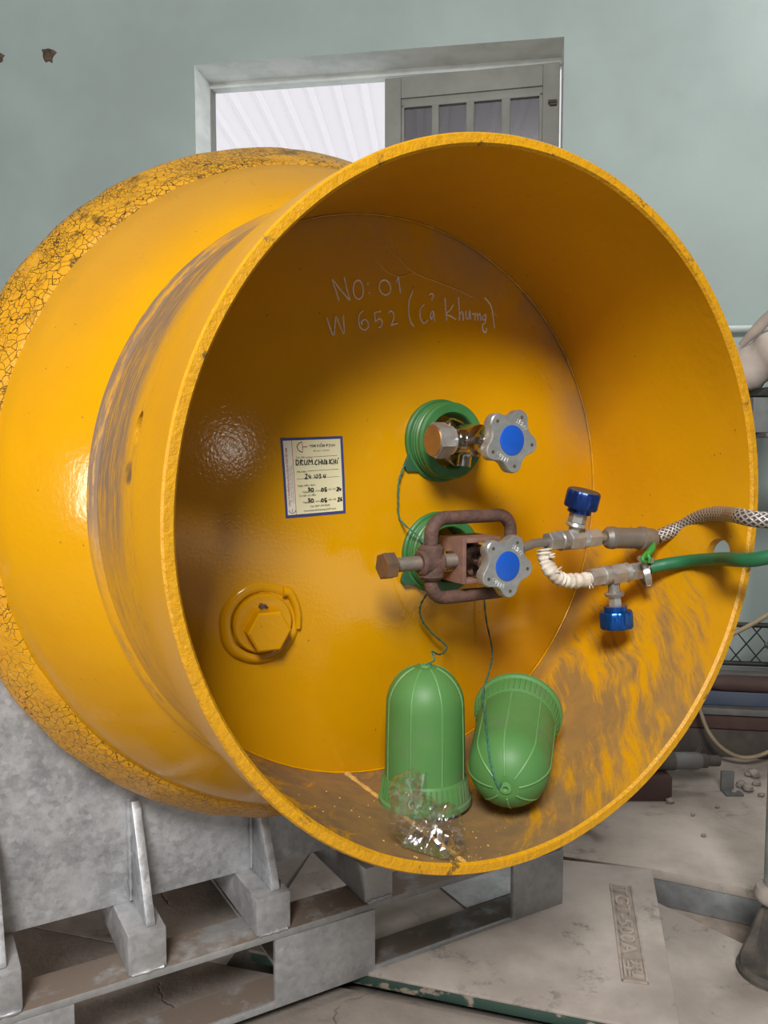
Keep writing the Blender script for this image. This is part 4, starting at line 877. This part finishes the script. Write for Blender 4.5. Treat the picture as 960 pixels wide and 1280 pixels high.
# green tie knotted between the hoses
tg = [Q(818, 679, sE+0.03), Q(815, 686, s2+0.03), Q(808, 694, s2+0.035), Q(801, 699, s2+0.03)]
bm = B(); sweep(bm, cr(tg, 6), [0.0022+0.003*math.sin(PI*min(1, i/17))for i in range(19)], 8)
sweep(bm, cr([Q(807, 692, s2+0.036), Q(803, 699, s2+0.04), Q(806, 703, s2+0.038)], 5), 0.003, 7); sweep(bm, cr([Q(809, 692, s2+0.036), Q(812, 698, s2+0.04), Q(811, 703, s2+0.038)], 5), 0.0025, 7)
tag(obj('cable_tie', bm, 'green_tie', None, MD, 60), 'short bright green plastic tie knotted between braided hose and hose clip', 'tie')

#==CAPS==
# ------------------------------------------------------------------ green valve guards and their cords
def make_cap(frame, label):
    t_ = thing('valve_guard', label, 'cap', (0, 0, 0), frame=frame, group='ribbed green valve guards')
    Hc, R = 0.178, 0.0510
    bm = B(); prof = [(0.0500, 0.002), (0.0585, 0.0), (0.0600, 0.003), (0.0595, 0.008), (0.0560, 0.010), (0.0555, 0.014), (0.0535, 0.034), (0.0515, 0.037), (0.0512, 0.07), (0.0506, 0.10), (0.0500, 0.125)]
    zc = 0.128; ry = Hc - zc
    prof += [(0.0500*math.cos(a), zc + ry*math.sin(a)) for a in [math.radians(v) for v in (8, 18, 28, 38, 48, 58, 68, 76)]] + [(0.008, Hc-0.002), (0.0, Hc-0.002)]
    prof += []
    lathe(bm, prof, (0, 0, 0), (0, 0, 1), 56); lathe(bm, [(0.0560, 0.002), (0.0495, 0.03), (0.047, 0.12), (0.030, 0.16), (0, 0.168)], (0, 0, 0), (0, 0, 1), 40)
    obj('shell', bm, 'green_plastic', t_, frame, 28)
    path = [(0.0512, 0.037), (0.0509, 0.07), (0.0503, 0.10), (0.0498, 0.125)] + [(0.0500*math.cos(a), zc + ry*math.sin(a)) for a in [math.radians(v) for v in (8, 18, 28, 38, 48, 58, 66, 72)]]
    for k in range(8):
        a = 2*PI*k/8 + 0.29; bm = B(); sweep(bm, [V(r*math.cos(a), r*math.sin(a), z) for r, z in path], 0.0013, 6); obj('rib', bm, 'green_rib', t_, frame, 60)
    bm = B()
    for k in range(48):
        a = 2*PI*k/48; d = V(math.cos(a), math.sin(a), 0); sweep(bm, [d*0.0560 + V(0, 0, 0.011), d*0.0535 + V(0, 0, 0.034)], 0.0012, 5)
    obj('grip_rib', bm, 'green_plastic', t_, frame, 60, kind='stuff')
    bm = B(); sweep(bm, [V(0.0165*math.cos(a), 0.0165*math.sin(a), Hc-0.0045) for a in [2*PI*k/30 for k in range(30)]], 0.0016, 6, closed=True)
    lathe(bm, [(0.0075, Hc-0.004), (0.0070, Hc+0.0005), (0.0035, Hc+0.0008), (0.0025, Hc-0.002), (0, Hc-0.003)], (0, 0, 0), (0, 0, 1), 20)
    obj('crown_ring', bm, 'green_rib', t_, frame, 40)
    return t_
base1 = PD(531, 1001, -0.165); zz = -0.380
d = (CW + AV*0 - EYE)
def PDz(x, y, z):
    dr_ = ray(x, y); t_ = (CW.z + z - H)/dr_.z; L = EYE + dr_*t_ - CW; return V(L.dot(EV), -L.dot(AV), L.z)
base1 = PDz(531, 1001, -0.3815)
F1 = MD @ Matrix.Translation(base1) @ Matrix.Rotation(0.35, 4, 'Z')
g1 = make_cap(F1, 'ribbed green plastic valve guard standing upright on its rim')
# second guard: lies with its crown towards the viewer, dipping down
tip = PDz(632, 986, -0.3265)
dirw = (MD.to_3x3().inverted() @ V(-0.23, -0.95, -0.215)).normalized()
base2 = tip - dirw*0.178
zax = dirw; xax = V(1, 0, 0) - zax*zax.x; xax.normalize(); yax = zax.cross(xax)
R2 = Matrix((xax, yax, zax)).transposed().to_4x4()
F2 = MD @ Matrix.Translation(base2) @ R2
g2 = make_cap(F2, 'ribbed green plastic valve guard lying tipped with its crown towards the opening')
top1 = MD.inverted() @ (F1 @ V(0.004, 0, 0.1785))
cd = [PDome(502, 580, 0.008), PDome(496, 600, 0.006), PDome(495, 625, 0.005), PDome(498, 650, 0.006), PDome(507, 672, 0.042), PDome(512, 700, 0.058), PDome(511, 730, 0.050), PDome(511, 752, 0.03), PDome(517, 770, 0.02), PDome(530, 788, 0.02), PDome(546, 804, 0.025)]
MDi = MD.inverted(); cd += [PD(550, 818, -top1.y-0.03)] + [MDi @ (F1 @ V(*q_)) for q_ in ((0.022, 0.006, 0.190), (0.014, -0.004, 0.183), (0.005, -0.003, 0.1800), (0.0, 0.0, 0.1785))]
def cord(nm, pts, label):
    bm = B(); P_ = cr(pts, 7); n = len(P_)
    for ph in (0, PI):
        q_ = []
        for i, p in enumerate(P_):
            T = (P_[min(i+1, n-1)] - P_[max(i-1, 0)]).normalized(); u, v = perp(T); a = ph + i*1.1; q_.append(p + (u*math.cos(a) + v*math.sin(a))*0.0007)
        sweep(bm, q_, 0.0009, 5)
    return tag(obj(nm, bm, 'cord_green', None, MD, 60), label, 'cord')
cord('tether_cord', cd, 'thin green cord from the upper collar curling down to the upright guard')
top2 = MD.inverted() @ (F2 @ V(-0.006, 0.006, 0.1785))
from mathutils.bvhtree import BVHTree
shell2 = [q_ for q_ in g2.children if q_.name.startswith('shell')][0].data
bv = BVHTree.FromPolygons([F2 @ v.co for v in shell2.vertices], [p.vertices[:] for p in shell2.polygons])
def PShell(x, y, off):
    d_ = ray(x, y).normalized(); h_ = bv.ray_cast(EYE, d_); return MD.inverted() @ (h_[0] - d_*off)
on2 = [PShell(x, y, o_) for x, y, o_ in ((604, 866, 0.012), (606, 890, 0.006), (609, 920, 0.0025), (613, 950, 0.002), (618, 972, 0.002), (624, 985, 0.002))]
cord('tether_cord', [PDome(600, 744, 0.010), PDome(601, 775, 0.014), PDome(602, 815, 0.026)] + on2 + [top2], 'thin straight green cord hanging from the lower collar to the tipped guard')

# ------------------------------------------------------------------ crumpled clear bag
def bag():
    spine = [PDz(509, 978, -0.262), PDz(505, 996, -0.292), PDz(512, 1016, -0.325), PDz(522, 1030, -0.345), PDz(536, 1042, -0.352), PDz(549, 1049, -0.358), PDz(563, 1049, -0.366)]
    pts = cr(spine, 11); n = len(pts); bm = B(); seg = 54
    T = [(pts[min(i+1, n-1)]-pts[max(i-1, 0)]).normalized() for i in range(n)]
    u, v = perp(T[0]); rings = []
    for i in range(n):
        if i: q = T[i-1].rotation_difference(T[i]); u = q @ u
        v = T[i].cross(u); s_ = i/(n-1)
        w = 0.009 + 0.024*min(1, s_*1.5)**1.3 - 0.010*max(0, s_-0.8)/0.2; h = 0.006 + 0.010*s_
        # widest direction: in the plane facing out of the drum
        wid = (T[i].cross(V(0, 1, 0))).normalized(); th = T[i].cross(wid).normalized()
        ring = []
        for k in range(seg):
            a = 2*PI*k/seg; p = pts[i] + wid*math.cos(a)*w + th*math.sin(a)*h
            nn = mnoise.noise(p*55 + V(3, 1, 7)); n2 = 1-2*abs(mnoise.noise(p*150)); n3 = 1-2*abs(mnoise.noise(p*42 + V(9, 2, 5)))
            dd = (wid*math.cos(a) + th*math.sin(a)); p = p + dd*(0.008*nn + 0.0035*n2 + 0.006*n3)
            rr_ = math.hypot(p.x, p.z)
            if rr_ > 0.383: p.x *= 0.383/rr_; p.z *= 0.383/rr_
            ring.append(bm.verts.new(p))
        rings.append(ring)
    for i in range(n-1):
        for k in range(seg):
            a, b, c, d_ = rings[i][k], rings[i][(k+1) % seg], rings[i+1][(k+1) % seg], rings[i+1][k]
            if (i+k) % 2: bm.faces.new((a, b, c)); bm.faces.new((a, c, d_))
            else: bm.faces.new((a, b, d_)); bm.faces.new((b, c, d_))
    # frilled flap at the neck
    p0 = spine[0]; flap = []
    for i in range(5):
        row = []
        for k in range(9):
            q = p0 + V(0.0035*k - 0.004, -0.002, 0.004 - 0.0065*i + 0.002*math.sin(k*1.1)) ; q += V(0, 0.006, 0.003)*mnoise.noise(q*90 + V(4, 4, 4)); row.append(bm.verts.new(q))
        flap.append(row)
    for i in range(4):
        for k in range(8): bm.faces.new((flap[i][k], flap[i][k+1], flap[i+1][k+1], flap[i+1][k]))
    return bm
bg_t = thing('plastic_bag', 'small crumpled clear plastic bag against the upright green guard', 'bag', PDz(540, 1052, -0.382), frame=MD)
obj('film', bag(), 'clear_film', bg_t, MD, 30, recalc=False)
bm = B(); rg = random.Random(4)
for (x, y, n_) in ((512, 1048, 3), (520, 1053, 3), (548, 1056, 5), (556, 1054, 4), (566, 1052, 4), (574, 1046, 4)):
    l = [PCyl(x + rg.uniform(-3, 4), y + rg.uniform(-3.5, 3), 0.372) for _ in range(n_)]
    sweep(bm, cr(l, 4), 0.0007, 5)
obj('print', bm, 'sticker_blue', bg_t, MD, 60, label='dark printed scribbles on the bag')
# flakes of paint lying in the skirt
bm = B(); rg = random.Random(12)
for i in range(95):
    x, y = (rg.gauss(575, 14), rg.gauss(1070, 7)) if i < 35 else (rg.uniform(330, 640), rg.uniform(985, 1075))
    try: p = PCyl(x, y, 0.3864)
    except ValueError: continue
    if p.y < 0.006 or p.y > 0.285: continue
    r = rg.uniform(0.0004, 0.0015); bmesh.ops.create_icosphere(bm, subdivisions=1, radius=r, matrix=Matrix.Translation(p) @ Matrix.Diagonal((1, rg.uniform(.6, 1.6), .7, 1)))
o = obj('paint_flakes', bm, 'crumb', None, MD, 60, kind='stuff'); o['label'] = 'loose yellow paint flakes scattered in the bottom of the drum collar'; o['category'] = 'flakes'

#==STICKER==
# ------------------------------------------------------------------ inspection sticker
LC = [PDome(350, 547.5), PDome(428, 545), PDome(432, 641.5), PDome(357, 648)]       # TL TR BR BL
def LP(a, b, off):
    """a 0..1 across, b 0..1 down"""
    p = LC[0].lerp(LC[1], a).lerp(LC[3].lerp(LC[2], a), b); return V(p.x, dome(p.x, p.z) - off, p.z)
def lgrid(bm, a0, a1, b0, b1, off, n=6, m=8):
    g = [[bm.verts.new(LP(a0 + (a1-a0)*i/n, b0 + (b1-b0)*j/m, off)) for i in range(n+1)] for j in range(m+1)]
    for j in range(m):
        for i in range(n): bm.faces.new((g[j][i], g[j][i+1], g[j+1][i+1], g[j+1][i]))
stk = thing('inspection_sticker', 'cream inspection sticker with a navy border on the yellow head', 'sticker', LP(0.5, 1, 0.0002), frame=MD)
bm = B(); lgrid(bm, 0, 1, 0, 1, 0.0004); obj('border', bm, 'sticker_blue', stk, MD)
bm = B(); lgrid(bm, 0.035, 0.955, 0.035, 0.962, 0.0007); obj('paper', bm, 'sticker_paper', stk, MD)
bm = B(); lgrid(bm, 0.035, 0.165, 0.035, 0.962, 0.0009, 2, 8); obj('side_margin', bm, 'sticker_margin', stk, MD)
bm = B(); lgrid(bm, 0.165, 0.173, 0.035, 0.962, 0.0010, 1, 8)
def ltext(dst, s, a, b, size, off=0.0011, align='LEFT', vert=False, bold=0.0, sx=1.0, width=None):
    tb = text_verts(s, 1.0, align, 0.0, bold)
    k = size
    if width:
        xs = [v.co.x for v in tb.verts]; sx = width/((max(xs)-min(xs))*k)
    for v in tb.verts:
        if vert: v.co = LP(a + v.co.y*k*-1.0*-1.0*-1.0*-1.0 if False else a - v.co.y*-k*-1.0, b - v.co.x*k*sx*0.80, off)
        else: v.co = LP(a + v.co.x*k*sx, b - v.co.y*k*0.80, off)
    merge(dst, tb)
red = bm
ltext(red, 'CÔNG TY CP KIỂM ĐỊNH HUẤN LUYỆN AN TOÀN VIỆT NAM', 0.088, 0.85, 0.042, vert=True, bold=0.012, width=0.90)
def lstroke(dst, l, r, off=0.0010):
    sweep(dst, [LP(a, b, off) for a, b in l], r, 5)
lstroke(red, [(0.335, 0.120), (0.41, 0.120)], 0.0005); lstroke(red, [(0.335, 0.075), (0.335, 0.165)], 0.00035); lstroke(red, [(0.112, 0.885), (0.112, 0.925)], 0.0004)
obj('red_print', red, 'ink_red', stk, MD)
bm = B(); lstroke(bm, [(0.335 - 0.085*math.sin(math.radians(a)), 0.122 - 0.062*math.cos(math.radians(a))) for a in range(0, 181, 15)], 0.0005)
obj('logo_arc', bm, 'sticker_blue', stk, MD); bm = B()
lstroke(bm, [(0.112 + 0.052*math.cos(math.radians(a)), 0.905 + 0.035*math.sin(math.radians(a))) for a in range(0, 181, 15)], 0.0004); obj('logo_arc', bm, 'sticker_blue', stk, MD)
bm = B()
ltext(bm, 'TEM KIỂM ĐỊNH', 0.44, 0.130, 0.060, bold=0.012, width=0.42)
ltext(bm, 'Tên đối tượng:', 0.215, 0.262, 0.040, width=0.27); ltext(bm, 'Mã hiệu:', 0.215, 0.440, 0.040, width=0.16)
ltext(bm, 'Ngày kiểm định:', 0.215, 0.615, 0.040, bold=0.008, width=0.29)
ltext(bm, 'Ngày', 0.285, 0.697, 0.042, width=0.095); ltext(bm, 'tháng', 0.50, 0.690, 0.040, width=0.10); ltext(bm, 'năm 20', 0.70, 0.683, 0.040, width=0.13)
ltext(bm, 'Có hiệu lực đến:', 0.225, 0.742, 0.040, bold=0.008, width=0.28)
ltext(bm, 'Ngày', 0.285, 0.828, 0.042, width=0.095); ltext(bm, 'tháng', 0.49, 0.824, 0.040, width=0.10); ltext(bm, 'năm 20', 0.70, 0.815, 0.040, width=0.13)
ltext(bm, 'Tel: 024* 399 8345', 0.40, 0.885, 0.042, bold=0.008, width=0.33); ltext(bm, 'www.kiemdinhantoan247.com', 0.29, 0.935, 0.042, bold=0.01, width=0.54)
for (a0, a1, b_) in ((0.49, 0.89, 0.250), (0.21, 0.90, 0.345), (0.39, 0.90, 0.425), (0.21, 0.90, 0.520), (0.38, 0.49, 0.697), (0.61, 0.69, 0.690), (0.38, 0.48, 0.828), (0.60, 0.69, 0.822)):
    lstroke(bm, [(a0, b_), (a1, b_-0.004)], 0.00022)
obj('black_print', bm, 'ink_grey', stk, MD)
bm = B()
ltext(bm, 'Số seri: 122334', 0.50, 0.185, 0.034, width=0.26)
ltext(bm, 'Đ/c: Tòa nhà 17 Duy Tân, Cầu Giấy, Hà Nội', 0.120, 0.80, 0.024, vert=True, width=0.55)
ltext(bm, 'Trụ sở chính: Số 92 phố Trung Thành', 0.148, 0.82, 0.024, vert=True, width=0.60)
obj('fine_print', bm, 'ink_grey', stk, MD)
# handwriting in marker, strokes read off the sticker (crop frame 0..1)
def hw(dst, l, r=0.00062):
    # coordinates given in the enlarged view of the sticker
    def cv(x, y):
        return PDome(340 + x/9.6, 530 + y/9.6, 0.0012)
    for st in l: sweep(dst, cr([cv(*p) for p in st], 3) if len(st) > 2 else [cv(*p) for p in st], r, 5)
bm = B()
hw(bm, [[(285, 430), (285, 495)], [(280, 430), (310, 440), (315, 470), (290, 495)], [(335, 430), (335, 490)], [(335, 430), (365, 440), (338, 460), (370, 490)], [(385, 430), (388, 480), (410, 485), (420, 430)], [(435, 490), (440, 425), (458, 460), (475, 425), (482, 485)],
        [(540, 430), (518, 445), (512, 475), (535, 490)], [(557, 425), (557, 490)], [(590, 420), (590, 485)], [(557, 457), (590, 455)], [(602, 435), (605, 475), (620, 475), (626, 430), (632, 422)], [(640, 485), (642, 440), (650, 438), (655, 485)], [(640, 465), (655, 463)],
        [(685, 420), (688, 482)], [(720, 420), (690, 450), (722, 480)], [(735, 420), (737, 480)], [(758, 418), (760, 478)], [(737, 450), (758, 448)], [(778, 428), (780, 478)], [(785, 418), (795, 405)]])
hw(bm, [[(392, 610), (415, 600), (412, 630), (390, 655), (425, 655)], [(440, 605), (437, 635), (460, 635)], [(458, 615), (458, 655)], [(505, 610), (507, 650)], [(525, 612), (540, 610), (548, 630), (530, 650), (520, 625)], [(560, 605), (580, 605), (568, 622), (585, 640), (562, 650)], [(620, 605), (612, 632), (640, 632)], [(640, 605), (628, 650)]])
for dy, (yrA, yrB) in ((0, (0, 0)), (128, (1, 1))):
    y = 790 + dy
    hw(bm, [[(428, y-22), (450, y-22), (436, y-6), (452, y+8), (430, y+16)], [(478, y-20), (492, y-10), (488, y+14), (466, y+12), (464, y-10), (478, y-20)], [(598, y-22), (612, y-10), (606, y+14), (590, y+8), (592, y-15), (600, y-22)], [(650, y-26), (630, y-24), (630, y-5), (648, y-2), (648, y+14), (630, y+16)]], 0.0007)
hw(bm, [[(772, 765), (790, 758), (788, 778), (770, 800), (795, 800)], [(808, 760), (800, 785), (822, 785)], [(822, 770), (818, 802)], [(785, 890), (803, 882), (800, 902), (782, 925), (808, 922)], [(832, 876), (818, 895), (820, 918), (834, 912), (822, 898)]], 0.0007)
obj('handwriting', bm, 'ink_black', stk, MD, 60)

#==CLUTTER==
# ------------------------------------------------------------------ clutter along the wall at the right
def along(x0, x1, ztop, Y, h, dpt, mat, name, label, cat, grp=None, px_ref=900, slope=-0.16, bev=0.004):
    """a long bar lying parallel to the wall; ypx is where its top front edge shows at pixel column px_ref"""
    p = PY(px_ref, 880, Y); p.z = ztop; d = V(1, slope, 0).normalized(); n = V(-slope, 1, 0).normalized()
    a = p + d*(x0 - p.x)/d.x; b = p + d*(x1 - p.x)/d.x
    bm = B(); prism(bm, [(0, 0), (dpt, 0), (dpt, -h), (0, -h)], a, n, (0, 0, 1), b-a, bev)
    return tag(obj(name, bm, mat), label, cat, grp)
def zat(ypx, Y, px=900): return PY(px, ypx, Y).z
# stack, bottom to top; each top sits under the next
Yk = 2.42
zA = zat(912, Yk); along(0.45, 2.2, zA, Yk, zA - ZS - 0.001, 0.22, 'dark_steel', 'steel_beam', 'dark rusty steel beam lying on the slab under the red-brown one', 'beam')
zB = zat(893, Yk); along(0.45, 2.2, zB, Yk+0.002, zB - zA - 0.002, 0.20, 'oxide_red', 'steel_beam', 'red-brown oxide painted beam beneath the grey flat bar', 'beam')
zC = zat(884, Yk); along(0.40, 2.2, zC, Yk-0.01, zC - zB - 0.001, 0.20, 'grey_steel', 'flat_bar', 'grey flat steel bar between the red-brown and blue beams', 'bar')
zDd = zat(866, Yk); along(0.42, 2.2, zDd, Yk+0.015, zDd - zC - 0.001, 0.17, 'blue_steel', 'steel_beam', 'faded blue painted steel beam in the pile behind the drum', 'beam')
zE = zat(846, Yk+0.05); along(0.50, 2.2, zE, Yk+0.06, zE - zDd - 0.003, 0.12, 'grey_steel', 'steel_channel', 'grey steel channel lying on top of the blue beam', 'channel')
bm = B(); p0_ = PY(905, 853, Yk+0.02); d_ = V(1, -0.16, 0).normalized(); lathe(bm, [(0, 0), (0.012, 0.002), (0.016, 0.05), (0.024, 0.10), (0.024, 0.8), (0, 0.8)], V(p0_.x-0.10, p0_.y+0.016, zDd + 0.0245), d_, 16)
tag(obj('wooden_handle', bm, 'oxide_red'), 'dark red-brown round handle lying along the blue beam', 'handle')
# wire mesh panel leaning at the back
mpn = thing('mesh_panel', 'black wire mesh panel with diamond openings standing behind the steel pile', 'panel', V(1.25, 2.62, zE))
ml = V(1, -0.16, 0).normalized(); Ym = 2.56
ptl = PY(870, 779, Ym); zlo = PY(900, 827, Ym).z; zhi = PY(900, 779, Ym).z; o0 = V(0.72, Ym + (0.72-ptl.x)*-0.16, 0); Lm = 1.3
for z_ in (zhi, zlo):
    bm = B(); sweep(bm, [o0 + V(0, 0, z_), o0 + ml*Lm + V(0, 0, z_)], 0.008, 10); obj('panel_rail', bm, 'black_wire', mpn)
for k in (0, 0.5, 1.0):
    bm = B(); sweep(bm, [o0 + ml*Lm*k + V(0, 0, zlo-0.0), o0 + ml*Lm*k + V(0, 0, zhi)], 0.008, 10); obj('panel_post', bm, 'black_wire', mpn)
for k in (0.02, 0.97):
    bm = B(); sweep(bm, [o0 + ml*Lm*k + V(0, 0.02, ZS+0.001), o0 + ml*Lm*k + V(0, 0.01, zlo)], 0.008, 10); obj('panel_leg', bm, 'black_wire', mpn)
bm = B(); hM = zhi - zlo; st_ = 0.058
k = -hM
while k < Lm:
    for sg in (1, -1):
        a0, a1 = (k, k + hM*0.8); z0_, z1_ = (zlo, zhi) if sg > 0 else (zhi, zlo)
        f0_, f1_ = max(0, -a0/(a1-a0)) if a0 < 0 else 0, 1 if a1 <= Lm else (Lm-a0)/(a1-a0)
        if f0_ < f1_: sweep(bm, [o0 + ml*(a0 + (a1-a0)*f) + V(0, 0.002*sg, z0_ + (z1_-z0_)*f) for f in (f0_, f1_)], 0.0022, 5)
    k += st_
obj('wire_mesh', bm, 'black_wire', mpn, kind='stuff')
# tan hose: a loop hanging at the front of the pile, and a lance of it above
bm = B(); pts = [PY(872, 872, Yk-0.03), PY(876, 890, Yk-0.05), PY(886, 915, Yk-0.07), PY(904, 936, Yk-0.09), PY(930, 947, Yk-0.10), PY(960, 940, Yk-0.10), PY(1000, 915, Yk-0.10), PY(1040, 880, Yk-0.08)]
sweep(bm, cr(pts, 8), 0.0058, 10); tag(obj('rubber_hose', bm, 'tan_rubber'), 'thin tan rubber hose hanging in a loop in front of the steel pile', 'hose')
bm = B(); sweep(bm, cr([PY(890, 802, Ym-0.03), PY(925, 788, Ym-0.03), PY(965, 765, Ym-0.03), PY(1030, 720, Ym-0.03)], 6), 0.0075, 10); tag(obj('cane_rod', bm, 'tan_rubber'), 'tan rod slanting across the top of the black mesh panel', 'rod')
# shaft on a block
Ysf = 2.22; pz = PZ(815, 1002, ZS); Ybl = pz.y
def blk(xa, xb, ytop, Y, name, mat, label, cat, dep=0.10):
    p = PY(xa, ytop, Y); q_ = PY(xb, ytop, Y); bm = B(); box(bm, (p.x, Y, ZS+0.0005), (q_.x, Y+dep, p.z), 0.004); return tag(obj(name, bm, mat), label, cat), p.z
_, zbk = blk(770, 841, 972, Ybl, 'steel_block', 'oxide_red', 'dark red steel block on the slab propping a turned shaft', 'block', 0.13)
rs = 0.0245
ycen = PY(850, 962, Ybl+0.05); a_ = V(PY(740, 960, Ybl+0.05).x, Ybl+0.05, zbk + rs + 0.001); X = lambda px: PY(px, 962, Ybl+0.05).x
bm = B(); lathe(bm, [(0, 0), (rs, 0), (rs, X(842)-a_.x), (0.0225, X(842)-a_.x), (0.0225, X(871)-a_.x), (0.0185, X(876)-a_.x), (0.0185, X(883)-a_.x), (0.0145, X(884)-a_.x), (0.0145, X(898)-a_.x), (0.0125, X(899)-a_.x), (0, X(899)-a_.x)], a_, (1, 0, 0), 28, mats=[1, 1, 1, 0, 0, 1, 1, 1, 1, 1])
tag(obj('turned_shaft', bm, ['grey_steel', 'dark_steel'], sharp=25), 'turned steel shaft with a bright section resting on the red block', 'shaft')
bm = B(); pts = [PY(840, 948, Ybl+0.11), PY(856, 951, Ybl+0.10), PY(868, 946, Ybl+0.10), PY(875, 936, Ybl+0.12)]; sweep(bm, cr(pts, 5), 0.010, 8)
tag(obj('cable_end', bm, 'dark_steel'), 'black cable end curving over the turned shaft', 'cable')
# scrap on the slab
p = PZ(910, 990, ZS); bm = B(); box(bm, (p.x-0.018, p.y, ZS+0.0005), (p.x+0.016, p.y+0.010, ZS+0.055), 0.002); box(bm, (p.x-0.016, p.y-0.03, ZS+0.0005), (p.x+0.03, p.y-0.001, ZS+0.006), 0.001)
tag(obj('metal_clip', bm, 'grey_steel'), 'small upright grey metal plate clip on the dusty slab beside the shaft', 'clip')
rg = random.Random(21)
scr = [(942, 972, 0.022), (926, 985, 0.016), (935, 990, 0.018), (946, 982, 0.013), (918, 992, 0.009), (838, 1004, 0.012), (897, 1010, 0.007), (952, 996, 0.010), (866, 1020, 0.006), (880, 1046, 0.007)]
lab = ['pale angular stone leaning by the steel pile, tallest of the scrap', 'brown lump beside the metal clip on the slab', 'flat brown crumb of concrete in front of the pale stone', 'small rounded stone beside the pale stone', 'tiny stone at the foot of the metal clip', 'dark nut-sized pebble at the corner of the red block', 'tiny pebble on the slab in front of the metal clip', 'small stone near the edge of the slab scrap heap', 'tiny pebble on the slab in front of the shaft end', 'tiny pebble in the middle of the dusty slab']
for (x, y, r), l in zip(scr, lab):
    p = PZ(x, y, ZS); bm = B(); bmesh.ops.create_icosphere(bm, subdivisions=2, radius=1.0)
    for v in bm.verts: v.co *= 0.85 + 0.45*mnoise.noise(v.co*1.6 + V(x, y, 0)); v.co = V(v.co.x*r, v.co.y*r*0.9, v.co.z*r*0.75)
    zm = min(v.co.z for v in bm.verts)
    for v in bm.verts: v.co += V(p.x, p.y, ZS - zm - 0.0005)
    tag(obj('stone', bm, 'stone_grey', sharp=25), l, 'stone', 'stones and crumbs on the slab')
# pipe on the wall, shelf rack with a canvas roll and a grey box
pa = PWall(900, 412, -0.03); pb = PWall(1060, 409, -0.03); bm = B(); sweep(bm, [V(pa.x-0.25, -0.03, pa.z), V(pb.x, -0.03, pa.z)], 0.013, 12)
for xx in (pa.x+0.02, pb.x-0.05): box(bm, (xx-0.008, -0.03, pa.z-0.016), (xx+0.008, 0.002, pa.z+0.016), 0.002)
o = tag(obj('wall_pipe', bm, 'pale_pipe', None, MWALL), 'thin pale conduit pipe running along the teal wall', 'pipe')
Yr = 2.25
rk = thing('storage_rack', 'dark steel storage rack standing at the edge beside the drum', 'rack', (1.35, Yr+0.15, ZS))
zsh = PY(958, 541, Yr).z; zsh2 = PY(958, 478, Yr+0.1).z
for (x_, y_) in ((1.14, Yr+0.02), (1.62, Yr+0.02), (1.28, Yr+0.20), (1.62, Yr+0.20)):
    bm = B(); box(bm, (x_-0.015, y_-0.015, ZS+0.0005), (x_+0.015, y_+0.015, zsh+0.45), 0.002); obj('rack_post', bm, 'grey_steel', rk)
for z_, xk in ((zsh, 1.015), (zsh-0.62, 1.13)):
    bm = B(); box(bm, (xk, Yr, z_-0.012), (1.66, Yr+0.22, z_), 0.002); obj('rack_shelf', bm, 'grey_steel', rk)
bm = B(); p = PY(944, 495, Yr+0.03); box(bm, (p.x, Yr+0.04, zsh+0.0005), (p.x+0.09, Yr+0.22, p.z), 0.006)
bxt = tag(obj('tool_box', bm, 'box_grey'), 'dark grey metal box with a black lid on the rack shelf', 'box')
bm = B(); prism(bm, [(0, 0), (0.10, 0), (0.10, 0.03), (0.035, 0.024)], V(p.x-0.003, Yr+0.03, p.z+0.0004), (1, 0, 0), (0, 0, 1), (0, 0.20, 0), 0.004); obj('box_lid', bm, 'black_wire', bxt)
t_ = thing('canvas_roll', 'beige canvas sleeve bundle lying slanted above the grey box', 'roll', (p.x+0.1, Yr+0.12, p.z+0.03))
A0_, A1_ = PY(922, 468, Yr+0.14), PY(1010, 418, Yr+0.04)
bm = B(); n_ = 18; pts = [A0_.lerp(A1_, i/(n_-1)) for i in range(n_)]; sweep(bm, pts, [0.062 + 0.006*math.sin(i*0.9) + 0.004*mnoise.noise(V(i*0.7, 0, 0)) for i in range(n_)], 28)
for v in bm.verts: v.co += V(0.3, 0.5, 1)*0.006*mnoise.noise(v.co*18)
obj('canvas_sleeve', bm, 'beige_canvas', t_)
B0_, B1_ = PY(926, 432, Yr+0.10), PY(985, 372, Yr+0.0)
bm = B(); pts = [B0_.lerp(B1_, i/9) for i in range(10)]; sweep(bm, pts, [0.008 + 0.008*math.sin(PI*i/9) for i in range(10)], 14); obj('canvas_fold', bm, 'beige_canvas', t_)
